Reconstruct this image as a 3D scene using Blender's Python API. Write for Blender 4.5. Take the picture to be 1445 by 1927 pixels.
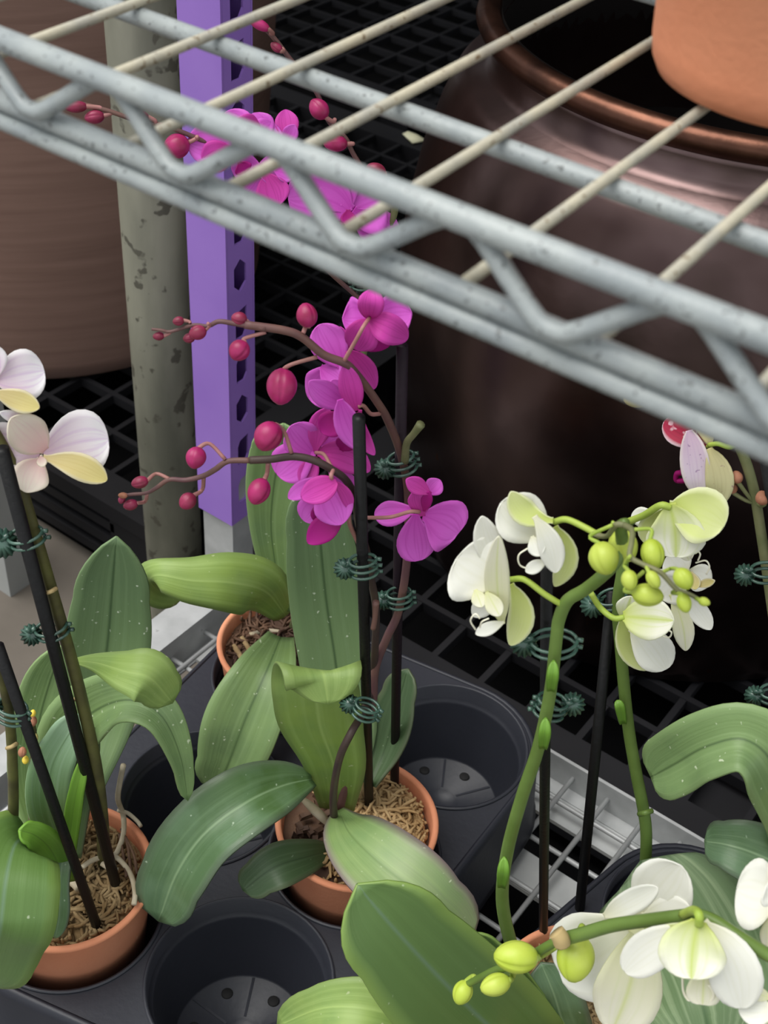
import bpy, bmesh, math, random
from mathutils import Vector, Matrix, noise as mnoise
for o in list(bpy.data.objects): bpy.data.objects.remove(o, do_unlink=True)
S = bpy.context.scene
rnd = random.Random(7)
V = Vector

# ------------------------------------------------------------------ camera
F, CX, CY = 2450.0, 722.5, 963.5            # focal length and centre, in pixels of the 1445x1927 frame
down = V((-220, 2890, F)).normalized()
A_ = V((-4400, -2220, F)); A_ = (A_ - down * A_.dot(down)).normalized()
AX, AZ = -A_, -down
AY = AZ.cross(AX)
RW = Matrix((AX, AY, AZ))                    # image axes (right, down, forward) -> world
CAM = V((0.3190, -0.4649, 0.8851))
cam = bpy.data.objects.new('camera', bpy.data.cameras.new('camera'))
S.collection.objects.link(cam); S.camera = cam
r_, u_, b_ = RW @ V((1, 0, 0)), RW @ V((0, -1, 0)), RW @ V((0, 0, -1))
M = Matrix((r_, u_, b_)).transposed().to_4x4(); M.translation = CAM
cam.matrix_world = M
cam.data.sensor_fit = 'VERTICAL'; cam.data.sensor_height = 36.0; cam.data.lens = 36.0 * F / 1927
cam.data.clip_start = .02; cam.data.clip_end = 60
cam.data.dof.use_dof = True; cam.data.dof.focus_distance = .80; cam.data.dof.aperture_fstop = 18.0

# ------------------------------------------------------------------ light: overcast daylight under a greenhouse roof
w = bpy.data.worlds.new('world'); S.world = w; w.use_nodes = True
bg = w.node_tree.nodes['Background']; bg.inputs[0].default_value = (.93, .97, 1.0, 1); bg.inputs[1].default_value = .62
sun = bpy.data.objects.new('sun', bpy.data.lights.new('sun', 'SUN')); S.collection.objects.link(sun)
sun.data.energy = 2.3; sun.data.angle = math.radians(50); sun.data.color = (1, .97, .92)
sun.rotation_euler = V((.30, .30, -1)).to_track_quat('-Z', 'Y').to_euler()
S.view_settings.view_transform = 'Standard'; S.view_settings.look = 'None'
S.view_settings.exposure = 0.62; S.view_settings.gamma = 1.0; S.view_settings.use_curve_mapping = False

# ------------------------------------------------------------------ pixel rays
def ray(px, py): return RW @ V((px - CX, py - CY, F))
def onz(px, py, z):
    r = ray(px, py); return CAM + r * ((z - CAM.z) / r.z)
def depth(p): return (p - CAM).dot(-b_)
class Plane:                                 # the upright plane through a plant, turned to the viewer
    def __init__(s, x, y):
        s.p = V((x, y, 0)); s.h = V((CAM.x - x, CAM.y - y, 0)).normalized()
    def at(s, px, py, off=0.0):
        r = ray(px, py); t = (off - (CAM - s.p).dot(s.h)) / r.dot(s.h)
        return CAM + r * t

# ------------------------------------------------------------------ materials
def srgb(r, g, b):
    f = lambda c: (c / 255 / 12.92) if c / 255 <= .04045 else ((c / 255 + .055) / 1.055) ** 2.4
    return (f(r), f(g), f(b), 1)
def mat(name, col, rough=.5, metal=0, spec=.5, col2=None, nscale=20, namt=(.35, .65), bump=0, bscale=60, detail=4, specks=None, coat=0, stretch=None):
    m = bpy.data.materials.new(name); m.use_nodes = True; nt = m.node_tree; N = nt.nodes; L = nt.links
    bs = N['Principled BSDF']; bs.inputs['Base Color'].default_value = col
    bs.inputs['Roughness'].default_value = rough; bs.inputs['Metallic'].default_value = metal
    bs.inputs['Specular IOR Level'].default_value = spec; bs.inputs['Coat Weight'].default_value = coat
    tc = N.new('ShaderNodeTexCoord'); src = tc.outputs['Object']
    if stretch:
        mp = N.new('ShaderNodeMapping'); mp.inputs['Scale'].default_value = stretch; L.new(src, mp.inputs[0]); src = mp.outputs[0]
    out = None
    if col2:
        nz = N.new('ShaderNodeTexNoise'); nz.inputs['Scale'].default_value = nscale; nz.inputs['Detail'].default_value = detail
        L.new(src, nz.inputs['Vector'])
        cr = N.new('ShaderNodeValToRGB'); cr.color_ramp.elements[0].position = namt[0]; cr.color_ramp.elements[1].position = namt[1]
        cr.color_ramp.elements[0].color = col; cr.color_ramp.elements[1].color = col2
        L.new(nz.outputs['Fac'], cr.inputs[0]); out = cr.outputs[0]
    if specks:
        sc, th, scol = specks
        n2 = N.new('ShaderNodeTexNoise'); n2.inputs['Scale'].default_value = sc; n2.inputs['Detail'].default_value = 3
        L.new(tc.outputs['Object'], n2.inputs['Vector'])
        c2 = N.new('ShaderNodeValToRGB'); c2.color_ramp.elements[0].position = th; c2.color_ramp.elements[1].position = th + .035
        c2.color_ramp.elements[0].color = (0, 0, 0, 1); L.new(n2.outputs['Fac'], c2.inputs[0])
        mx = N.new('ShaderNodeMixRGB'); L.new(c2.outputs[0], mx.inputs[0])
        if out: L.new(out, mx.inputs[1])
        else: mx.inputs[1].default_value = col
        mx.inputs[2].default_value = scol; out = mx.outputs[0]
    if out: L.new(out, bs.inputs['Base Color'])
    if bump:
        n3 = N.new('ShaderNodeTexNoise'); n3.inputs['Scale'].default_value = bscale; n3.inputs['Detail'].default_value = 5
        L.new(src, n3.inputs['Vector'])
        bp = N.new('ShaderNodeBump'); bp.inputs['Strength'].default_value = bump; bp.inputs['Distance'].default_value = .004
        L.new(n3.outputs['Fac'], bp.inputs['Height']); L.new(bp.outputs[0], bs.inputs['Normal'])
    return m
def blade_mat(name, base, tip, vein=None, vamt=.35, vscale=16, mid=None, midw=.05, edge=None, rough=.5, transl=.25, spots=None, spot_scale=90, spot_th=.66, mottle=None, basepos=.0, tippos=.8, bump=0.0, spec=.4):
    """leaf / petal: colour runs along the blade (UV v), pigment veins run lengthwise, the midrib sits at u = .5"""
    m = bpy.data.materials.new(name); m.use_nodes = True; nt = m.node_tree; N = nt.nodes; L = nt.links
    bs = N['Principled BSDF']; bs.inputs['Roughness'].default_value = rough; bs.inputs['Specular IOR Level'].default_value = spec
    uv = N.new('ShaderNodeTexCoord'); sp = N.new('ShaderNodeSeparateXYZ'); L.new(uv.outputs['UV'], sp.inputs[0])
    cr = N.new('ShaderNodeValToRGB'); cr.color_ramp.elements[0].position = basepos; cr.color_ramp.elements[1].position = tippos
    cr.color_ramp.elements[0].color = base; cr.color_ramp.elements[1].color = tip
    L.new(sp.outputs['Y'], cr.inputs[0]); out = cr.outputs[0]
    def mix(fac, col, mode='MIX'):
        nonlocal out
        mx = N.new('ShaderNodeMixRGB'); mx.blend_type = mode; L.new(fac, mx.inputs[0]); L.new(out, mx.inputs[1]); mx.inputs[2].default_value = col; out = mx.outputs[0]
    def mapr(src, a, b, lo=0., hi=1.):
        r = N.new('ShaderNodeMapRange'); r.inputs[1].default_value = a; r.inputs[2].default_value = b; r.inputs[3].default_value = lo; r.inputs[4].default_value = hi
        L.new(src, r.inputs[0]); return r.outputs[0]
    if mottle:
        nz = N.new('ShaderNodeTexNoise'); nz.inputs['Scale'].default_value = 35; nz.inputs['Detail'].default_value = 3; L.new(uv.outputs['Object'], nz.inputs['Vector'])
        mix(mapr(nz.outputs['Fac'], .42, .68, 0, .75), mottle)
    if vein:
        mp = N.new('ShaderNodeMapping'); mp.inputs['Scale'].default_value = (vscale, .9, 1); L.new(uv.outputs['UV'], mp.inputs[0])
        nz = N.new('ShaderNodeTexNoise'); nz.inputs['Scale'].default_value = 1; nz.inputs['Detail'].default_value = 2; L.new(mp.outputs[0], nz.inputs['Vector'])
        mix(mapr(nz.outputs['Fac'], .48, .66, 0, vamt), vein)
    a = N.new('ShaderNodeMath'); a.operation = 'SUBTRACT'; L.new(sp.outputs['X'], a.inputs[0]); a.inputs[1].default_value = .5
    ab = N.new('ShaderNodeMath'); ab.operation = 'ABSOLUTE'; L.new(a.outputs[0], ab.inputs[0])
    if edge: mix(mapr(ab.outputs[0], .36, .5, 0, .85), edge)
    if mid: mix(mapr(ab.outputs[0], 0, midw, .9, 0), mid)
    if spots:
        nz = N.new('ShaderNodeTexNoise'); nz.inputs['Scale'].default_value = spot_scale; nz.inputs['Detail'].default_value = 1; L.new(uv.outputs['Object'], nz.inputs['Vector'])
        mix(mapr(nz.outputs['Fac'], spot_th, spot_th + .06, 0, .55), spots)
    L.new(out, bs.inputs['Base Color'])
    if bump:
        mp = N.new('ShaderNodeMapping'); mp.inputs['Scale'].default_value = (26, 1.5, 1); L.new(uv.outputs['UV'], mp.inputs[0])
        n3 = N.new('ShaderNodeTexNoise'); n3.inputs['Scale'].default_value = 1; L.new(mp.outputs[0], n3.inputs['Vector'])
        bp = N.new('ShaderNodeBump'); bp.inputs['Strength'].default_value = bump; bp.inputs['Distance'].default_value = .002; L.new(n3.outputs['Fac'], bp.inputs['Height']); L.new(bp.outputs[0], bs.inputs['Normal'])
    tr = N.new('ShaderNodeBsdfTranslucent'); L.new(out, tr.inputs[0])
    ms = N.new('ShaderNodeMixShader'); ms.inputs[0].default_value = transl
    L.new(bs.outputs[0], ms.inputs[1]); L.new(tr.outputs[0], ms.inputs[2]); L.new(ms.outputs[0], N['Material Output'].inputs[0])
    return m

m_rail = mat('painted_grey_metal', srgb(137, 144, 146), .42, 0, .5, srgb(157, 163, 162), 60, specks=(520, .63, srgb(98, 102, 102)), bump=.12, bscale=300)
m_wire = mat('aged_cream_metal', srgb(152, 149, 137), .5, 0, .5, srgb(176, 169, 147), 40, specks=(420, .64, srgb(112, 96, 70)), bump=.15, bscale=250)
m_terra = mat('terracotta', srgb(214, 138, 102), .75, 0, .3, srgb(227, 155, 119), 14, specks=(130, .73, srgb(225, 170, 135)), bump=.08, bscale=300)
m_black = mat('black_plastic', srgb(30, 31, 34), .5, 0, .4, srgb(38, 39, 42), 9)
m_pallet = mat('black_pallet_plastic', srgb(19, 19, 22), .6, 0, .25, srgb(27, 27, 30), 7)
m_tray = mat('slate_black_tray_plastic', srgb(36, 38, 46), .46, 0, .45, srgb(44, 46, 54), 8, bump=.05, bscale=200)
m_hole = mat('drain_hole_black', srgb(10, 10, 11), .8)
m_floor_shade = mat('floor_shade_black', srgb(7, 7, 8), .95, 0, .1)  # near-black colour standing in for the shade under pallets and rack
m_stake = mat('black_stake_plastic', srgb(11, 11, 12), .5, 0, .3, bump=.15, bscale=180)
m_stake2 = mat('dark_purple_stake_plastic', srgb(30, 18, 28), .55, 0, .25, bump=.15, bscale=180)
m_clip = mat('green_clip_plastic', srgb(44, 72, 62), .2, 0, .7, srgb(74, 106, 92), 90)
m_purple = mat('purple_paint', srgb(140, 104, 188), .6, 0, .35, srgb(150, 114, 196), 10)
m_galv = mat('galvanized_steel', srgb(160, 162, 162), .5, .25, .5, srgb(182, 184, 184), 30, specks=(60, .70, srgb(125, 125, 124)))
m_plate = mat('grey_steel_plate', srgb(165, 168, 168), .55, .1, .5, srgb(184, 186, 185), 18)
m_pipe = mat('weathered_steel_pipe', srgb(86, 86, 75), .6, .15, .4, srgb(122, 121, 107), 16, (.35, .65), specks=(42, .60, srgb(70, 68, 58)), bump=.1, bscale=80, stretch=(1, 1, .35))
m_brown = mat('brown_planter', srgb(150, 120, 108), .8, 0, .25, srgb(134, 106, 95), 5, (.3, .7), bump=.10, bscale=50, stretch=(1, 1, 22))
m_copper = mat('dark_copper_glaze', srgb(126, 106, 105), .30, 1.0, .5, srgb(62, 46, 42), 4.5, (.32, .72), bump=.25, bscale=14, specks=(55, .72, srgb(120, 80, 62)))
m_lip = mat('copper_lip', srgb(108, 74, 60), .36, .95, .5, srgb(60, 40, 34), 18, bump=.2, bscale=40)
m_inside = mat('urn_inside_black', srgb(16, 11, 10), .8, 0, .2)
m_concrete = mat('concrete', srgb(108, 101, 93), .9, 0, .2, srgb(93, 87, 80), 7, bump=.2, bscale=40, specks=(22, .70, srgb(100, 94, 86)))
m_post = mat('pale_grey_paint', srgb(146, 148, 146), .6, 0, .4, srgb(156, 158, 156), 8)
m_moss = mat('dry_moss', srgb(212, 182, 136), .9, 0, .15, srgb(170, 138, 96), 60, bump=.6, bscale=160)
m_moss2 = mat('dull_moss', srgb(162, 140, 104), .9, 0, .15, srgb(122, 98, 66), 60, bump=.6, bscale=160)
m_bark = mat('dark_bark', srgb(58, 40, 32), .7, 0, .3, srgb(104, 78, 60), 40, bump=.5, bscale=120)
m_root = mat('pale_root', srgb(196, 186, 164), .7, 0, .3, srgb(166, 152, 124), 50)
m_budM = mat('magenta_bud', srgb(172, 40, 104), .4, 0, .4, srgb(138, 30, 72), 90)
m_budD = mat('dark_red_bud', srgb(150, 44, 82), .42, 0, .4, srgb(112, 36, 54), 120)
m_budG = mat('lime_bud', srgb(172, 192, 62), .42, 0, .4, srgb(188, 202, 88), 50)
m_budY = mat('pale_yellow_bud', srgb(190, 176, 110), .5, 0, .4)
m_budB = mat('brown_pink_bud', srgb(176, 122, 98), .6, 0, .3, srgb(146, 96, 70), 120)
m_pedP = mat('pink_pedicel', srgb(178, 124, 122), .5, 0, .35, srgb(150, 106, 98), 60)
m_pedG = mat('lime_pedicel', srgb(172, 192, 84), .5, 0, .4, srgb(150, 174, 68), 60)
m_spikeP = mat('purple_brown_spike', srgb(96, 66, 70), .5, 0, .35, srgb(112, 82, 74), 50)
m_spikeD = mat('dark_spike', srgb(62, 48, 50), .5, 0, .35, srgb(76, 62, 54), 50)
m_spikeG = mat('green_spike', srgb(92, 116, 50), .42, 0, .4, srgb(108, 134, 66), 30)
m_spikeO = mat('olive_spike', srgb(92, 92, 50), .5, 0, .35, srgb(70, 66, 42), 60)
m_spikeL = mat('grey_green_spike', srgb(128, 128, 92), .5, 0, .35, srgb(104, 110, 72), 60)
m_node = mat('dry_bract', srgb(178, 156, 108), .8)
m_yellow = mat('yellow_column', srgb(236, 206, 74), .5)
m_cream = mat('cream_lip', srgb(244, 240, 218), .5)

g = srgb
def lf(r, q, b):
    m = (r + q + b) / 3; return srgb(*[(c + .16 * (m - c)) * 1.22 for c in (r, q, b)])
def lg(r, q, b): return srgb(r * 1.04 + 4, q * 1.04, b * 1.04 + 6)
L_mid = blade_mat('leaf_green', lf(92, 116, 60), lf(104, 132, 78), lf(120, 146, 92), .35, 14, lf(60, 84, 44), .035, lf(112, 138, 84), .42, .08, lf(196, 204, 176), 252, .73, lf(88, 114, 70), bump=.15)
L_dark = blade_mat('leaf_dark', lf(64, 92, 40), lf(70, 98, 62), lf(96, 124, 84), .35, 12, lf(112, 138, 98), .03, lf(72, 84, 66), .36, .05, lf(170, 186, 160), 231, .745, lf(88, 116, 84), bump=.15)
L_deep = blade_mat('leaf_deep', lf(58, 80, 44), lf(62, 84, 54), lf(84, 106, 74), .3, 12, lf(48, 68, 40), .03, lf(78, 88, 62), .42, .05, lf(150, 166, 140), 273, .74, bump=.15)
L_light = blade_mat('leaf_light', lg(128, 158, 66), lg(136, 164, 84), lg(156, 184, 104), .35, 10, lg(150, 178, 96), .03, lg(120, 146, 78), .45, .15, lg(196, 206, 160), 252, .74, lg(112, 144, 72), bump=.12)
L_tall = blade_mat('leaf_grey_green', lf(112, 140, 86), lf(82, 106, 70), lf(104, 130, 88), .4, 12, lf(54, 78, 46), .03, lf(92, 116, 74), .45, .05, lf(200, 208, 188), 252, .715, bump=.12)
L_purp = blade_mat('leaf_purple_edge', lf(126, 156, 80), lf(116, 132, 92), lf(136, 160, 98), .35, 12, lf(96, 122, 66), .03, lf(104, 78, 92), .38, .06, lf(190, 200, 170), 252, .74, lf(104, 134, 78), bump=.12)
L_bright = blade_mat('leaf_bright', lg(98, 146, 40), lg(112, 160, 54), lg(130, 178, 70), .3, 10, lg(90, 130, 44), .04, None, .4, .2)
L_blue = blade_mat('leaf_pale_blue_green', lf(88, 126, 54), lf(112, 142, 110), lf(128, 156, 126), .4, 12, lf(90, 120, 80), .03, None, .35, .06, bump=.1)
L_fore = blade_mat('leaf_foreground', lg(78, 112, 46), lg(86, 118, 60), lg(96, 130, 68), .3, 10, lg(96, 126, 92), .03, lg(120, 150, 70), .42, .06, lg(190, 204, 170), 189, .76, bump=.1)
L_strk = blade_mat('leaf_streaked', lf(96, 118, 88), lf(88, 112, 72), lf(150, 168, 128), .4, 22, lf(64, 90, 54), .03, None, .36, .05, bump=.2)

P_mag = blade_mat('petal_magenta', g(218, 74, 200), g(232, 116, 226), g(196, 54, 180), .35, 16, None, .03, g(222, 108, 214), .5, .3, tippos=.7, spec=.25)
P_magB = blade_mat('petal_magenta_back', g(204, 58, 156), g(224, 84, 196), g(180, 44, 136), .45, 18, None, .03, None, .5, .28, tippos=.9, spec=.25)
P_magD = blade_mat('petal_magenta_deep', g(150, 14, 100), g(180, 30, 140), None, rough=.5, transl=.2, spec=.25)
P_white = blade_mat('petal_white', g(240, 238, 206), g(246, 246, 238), g(236, 236, 220), .4, 12, None, .03, None, .5, .3, tippos=.45, spec=.25)
P_cream = blade_mat('petal_cream', g(230, 232, 170), g(246, 244, 226), g(232, 236, 196), .4, 12, g(226, 232, 170), .06, None, .5, .3, tippos=.7, spec=.25)
P_lime = blade_mat('petal_lime_back', g(200, 214, 104), g(232, 238, 178), g(216, 226, 140), .4, 14, None, .03, g(240, 242, 206), .5, .3, tippos=.9, spec=.25)
P_limeW = blade_mat('petal_lime_centre', g(206, 218, 112), g(246, 246, 232), g(214, 226, 140), .35, 12, g(206, 220, 120), .1, None, .5, .3, basepos=.1, tippos=.65, spec=.25)
P_lil = blade_mat('petal_lilac_white', g(236, 206, 226), g(248, 246, 248), g(214, 176, 224), .4, 11, None, .03, g(246, 245, 244), .5, .3, basepos=.0, tippos=.75, spec=.25)
P_blush = blade_mat('petal_blush', g(236, 190, 192), g(246, 238, 224), g(236, 206, 206), .35, 12, None, .05, g(242, 234, 214), .5, .3, tippos=.7, spec=.25)
P_yel = blade_mat('petal_pale_yellow', g(238, 220, 170), g(234, 222, 150), g(222, 204, 130), .4, 12, None, .05, g(246, 240, 214), .5, .28, spec=.25)
P_maroon = blade_mat('petal_maroon', g(150, 16, 54), g(166, 24, 64), g(110, 8, 40), .4, 12, None, .03, g(236, 220, 226), .5, .2, g(240, 214, 224), 260, .62, spec=.25)
P_lilSp = blade_mat('petal_lilac_spotted', g(224, 190, 214), g(232, 222, 234), g(206, 176, 212), .35, 12, None, .03, g(238, 230, 222), .55, .25, g(140, 90, 150), 420, .68, spec=.25)
P_crSp = blade_mat('petal_cream_spotted', g(214, 204, 146), g(226, 222, 182), g(200, 190, 140), .35, 12, None, .03, None, .55, .25, g(170, 120, 130), 420, .7, spec=.25)

# ------------------------------------------------------------------ object helpers
col = S.collection
def mesh(name, vs, fs, m, parent=None, uv=None, solid=0, sub=0, smooth=True):
    org = origin(parent)
    me = bpy.data.meshes.new(name); me.from_pydata([tuple(V(v) - org) for v in vs], [], fs)
    if uv:
        l = me.uv_layers.new(name='UVMap')
        for p in me.polygons:
            for li in p.loop_indices: l.data[li].uv = uv[me.loops[li].vertex_index]
    if smooth: me.polygons.foreach_set('use_smooth', [True] * len(me.polygons))
    me.materials.append(m); me.update()
    o = bpy.data.objects.new(name, me); col.objects.link(o)
    if parent: o.parent = parent
    if solid: md = o.modifiers.new('solid', 'SOLIDIFY'); md.thickness = solid; md.offset = 0
    if sub: md = o.modifiers.new('sub', 'SUBSURF'); md.levels = sub; md.render_levels = sub
    return o
def origin(p):
    q = V((0, 0, 0))
    while p is not None: q = q + p.location; p = p.parent
    return q
def tag(o, label=None, cat=None, group=None, kind=None):
    if label: o['label'] = label
    if cat: o['category'] = cat
    if group: o['group'] = group
    if kind: o['kind'] = kind
    return o
def thing(name, label, cat, loc, group=None):
    o = bpy.data.objects.new(name, None); col.objects.link(o); o.location = loc; o.empty_display_size = .02
    return tag(o, label, cat, group)
def catmull(pts, n):
    P = [tuple(p) for p in pts]; k = len(P); d = len(P[0]); out = []
    for i in range(n + 1):
        t = i / n * (k - 1); j = min(int(t), k - 2); f = t - j
        p0 = P[j - 1] if j > 0 else tuple(2 * a - b for a, b in zip(P[0], P[1]))
        p3 = P[j + 2] if j + 2 < k else tuple(2 * a - b for a, b in zip(P[-1], P[-2]))
        p1, p2 = P[j], P[j + 1]
        out.append(tuple(.5 * (2 * b + (c - a) * f + (2 * a - 5 * b + 4 * c - e) * f * f + (3 * b - a - 3 * c + e) * f ** 3) for a, b, c, e in zip(p0, p1, p2, p3)))
    return out
def tube_data(pts, rad, seg=8, n=None, smooth=True):
    pts = [V(p) for p in pts]
    if not isinstance(rad, (list, tuple)): rad = [rad] * len(pts)
    if smooth and len(pts) > 2:
        n = n or 5 * (len(pts) - 1)
        q = catmull([(p.x, p.y, p.z, r) for p, r in zip(pts, rad)], n)
        pts = [V(a[:3]) for a in q]; rad = [a[3] for a in q]
    vs, fs = [], []
    t0 = (pts[1] - pts[0]).normalized(); nrm = t0.orthogonal().normalized()
    for i, p in enumerate(pts):
        t = (pts[min(i + 1, len(pts) - 1)] - pts[max(i - 1, 0)]).normalized()
        nrm = (nrm - t * nrm.dot(t)).normalized(); bn = t.cross(nrm)
        for k in range(seg):
            a = 2 * math.pi * k / seg; vs.append(p + (nrm * math.cos(a) + bn * math.sin(a)) * rad[i])
    for i in range(len(pts) - 1):
        for k in range(seg):
            a, b = i * seg + k, i * seg + (k + 1) % seg; fs.append((a, b, b + seg, a + seg))
    fs.append(tuple(range(seg))[::-1]); fs.append(tuple(range((len(pts) - 1) * seg, len(pts) * seg)))
    return vs, fs
def join(*ds):
    vs, fs = [], []
    for v, f in ds:
        b = len(vs); vs += v; fs += [tuple(i + b for i in q) for q in f]
    return vs, fs
def tube(name, pts, rad, m, parent=None, seg=8, n=None, smooth=True): return mesh(name, *tube_data(pts, rad, seg, n, smooth), m, parent)
def lathe_data(prof, seg=48, c=V((0, 0, 0)), closed=False, rot=None, cap0=True, cap1=True):
    vs, fs = [], []
    for r, z in prof:
        for k in range(seg):
            a = 2 * math.pi * k / seg; q = V((r * math.cos(a), r * math.sin(a), z))
            if rot: q = rot @ q
            vs.append(q + c)
    for i in range(len(prof) - 1):
        for k in range(seg):
            a, b = i * seg + k, i * seg + (k + 1) % seg; fs.append((a, b, b + seg, a + seg))
    if cap0: fs.append(tuple(range(seg))[::-1])
    if cap1: fs.append(tuple(range((len(prof) - 1) * seg, len(prof) * seg)))
    return vs, fs
def box_data(lo, hi):
    x0, y0, z0 = lo; x1, y1, z1 = hi
    vs = [V(q) for q in ((x0, y0, z0), (x1, y0, z0), (x1, y1, z0), (x0, y1, z0), (x0, y0, z1), (x1, y0, z1), (x1, y1, z1), (x0, y1, z1))]
    return vs, [(0, 3, 2, 1), (4, 5, 6, 7), (0, 1, 5, 4), (1, 2, 6, 5), (2, 3, 7, 6), (3, 0, 4, 7)]
def box(name, lo, hi, m, parent=None): return mesh(name, *box_data(lo, hi), m, parent, smooth=False)
def conv(fr, x, y): return (fr[0] + x / fr[2], fr[1] + y / fr[2])
PX = (0, 0, 1.0)

def sheet(name, P3, wid, m, parent, tilt=0., cup=.08, fold=0., wave=0., thick=.0006, across=8, sidev=None):
    """P3: list of 3D spine points (dense), wid: widths in metres"""
    vs, fs, uv = [], [], []
    n = len(P3) - 1; prev = None; ph = rnd.random() * 6
    for i, p in enumerate(P3):
        t = (P3[min(i + 1, n)] - P3[max(i - 1, 0)]); t = t.normalized() if t.length > 1e-7 else V((0, 0, 1))
        v = (CAM - p).normalized()
        s = t.cross(v) if sidev is None else RW @ V((sidev[0], sidev[1], 0))
        if s.length < .25 and prev is not None: s = prev.copy()
        s = s - t * s.dot(t); s = s.normalized() if s.length > 1e-6 else t.orthogonal().normalized()
        if prev is not None and s.dot(prev) < 0: s = -s
        prev = s.copy()
        nn = s.cross(t)
        if i == 0: sgn = 1 if nn.dot(v) > 0 else -1
        nn = nn * sgn
        ca, sa = math.cos(tilt), math.sin(tilt)
        s2 = s * ca + nn * sa; n2 = nn * ca - s * sa
        W = wid[i] / max(.4, ca)
        for k in range(across + 1):
            q = -1 + 2 * k / across
            h = cup * q * q + fold * abs(q) + wave * math.sin(ph + i * 1.1 + q * 2) * q * q
            vs.append(p + s2 * (W / 2 * q) + n2 * (W * h)); uv.append((.5 + q / 2, i / n))
    for i in range(n):
        for k in range(across):
            a = i * (across + 1) + k; fs.append((a, a + 1, a + across + 2, a + across + 1))
    return mesh(name, vs, fs, m, parent, uv, solid=thick)
def leaf(pl, fr, nodes, m, parent, tip=.16, tippow=.6, name='leaf', n=26, **kw):
    q = catmull(nodes, n)
    P3, W = [], []
    for i, (x, y, o, wd) in enumerate(q):
        px, py = conv(fr, x, y); p = pl.at(px, py, o); P3.append(p)
        v = i / n; wpx = max(wd, 0) / fr[2]
        W.append(max(wpx, 0) * depth(p) / F)
    wmax = max(W)
    for i in range(len(W)):
        x = (1 - i / n) / tip
        if x < 1:
            j = int((1 - tip) * n); W[i] = max(W[j] * (1 - (1 - x) ** 2) ** tippow, .0006)
    kw.setdefault('cup', .05); kw.setdefault('fold', .10); kw.setdefault('thick', .0016)
    return sheet(name, P3, W, m, parent, **kw)
def petal(pl, fr, c, tipp, wd, m, parent, o0=0., o1=0., peak=.58, q=.62, name='petal', bend=0., curve=0., claw=.24, **kw):
    """c, tip in frame units, widths in frame units; o0/o1 offsets (m) towards the viewer; bend arcs the middle out"""
    n = 14; P3, W = [], []
    dx, dy = tipp[0] - c[0], tipp[1] - c[1]
    pexp = math.log(.5) / math.log(peak)
    for i in range(n + 1):
        v = .5 - .5 * math.cos(math.pi * i / n) if i else 0
        ar = math.sin(math.pi * v)
        px, py = conv(fr, c[0] + dx * v - dy * curve * ar, c[1] + dy * v + dx * curve * ar)
        p = pl.at(px, py, o0 + (o1 - o0) * v + bend * ar); P3.append(p)
        f = max(math.sin(math.pi * min(v, 1) ** pexp), 0) ** q
        f = max(f, claw * (1 - v) , .012)
        W.append(wd / fr[2] * f * depth(p) / F)
    kw.setdefault('cup', .10); kw.setdefault('thick', .0007); kw.setdefault('wave', .032)
    return sheet(name, P3, W, m, parent, **kw)
def flower(pl, fr, c, off, root, petals, mcol, colr=9, lab=None):
    """the flower is its column; petals, sepals and lip are its children"""
    px, py = conv(fr, *c); p = pl.at(px, py, off); r = colr / fr[2] * depth(p) / F
    prof = [(.05 * r, -1.2 * r), (.7 * r, -.8 * r), (1.0 * r, 0), (.8 * r, .8 * r), (.3 * r, 1.2 * r)]
    f = mesh('flower', *lathe_data(prof, 10, p), mcol, root)
    for pt in petals:
        pt = dict(pt); cc = pt.pop('c', c); t = pt.pop('t'); wd = pt.pop('w'); mm = pt.pop('m')
        o0 = pt.pop('o0', 0) + off; o1 = pt.pop('o1', 0) + off
        petal(pl, fr, cc, t, wd, mm, f, o0=o0, o1=o1, **pt)
    return f
def K(t, w, m, name='petal', **kw): return dict(t=t, w=w, m=m, name=name, **kw)
def spike(pl, fr, pts, rad_px, m, root, name='flower_spike', o=0.):
    P, R = [], []
    for q in pts:
        px, py = conv(fr, q[0], q[1]); p = pl.at(px, py, (q[2] if len(q) > 2 else 0) + o); P.append(p)
        R.append((q[3] if len(q) > 3 else rad_px) / fr[2] * depth(p) / F)
    return tube(name, P, R, m, root, seg=10, n=6 * (len(P) - 1))
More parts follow.
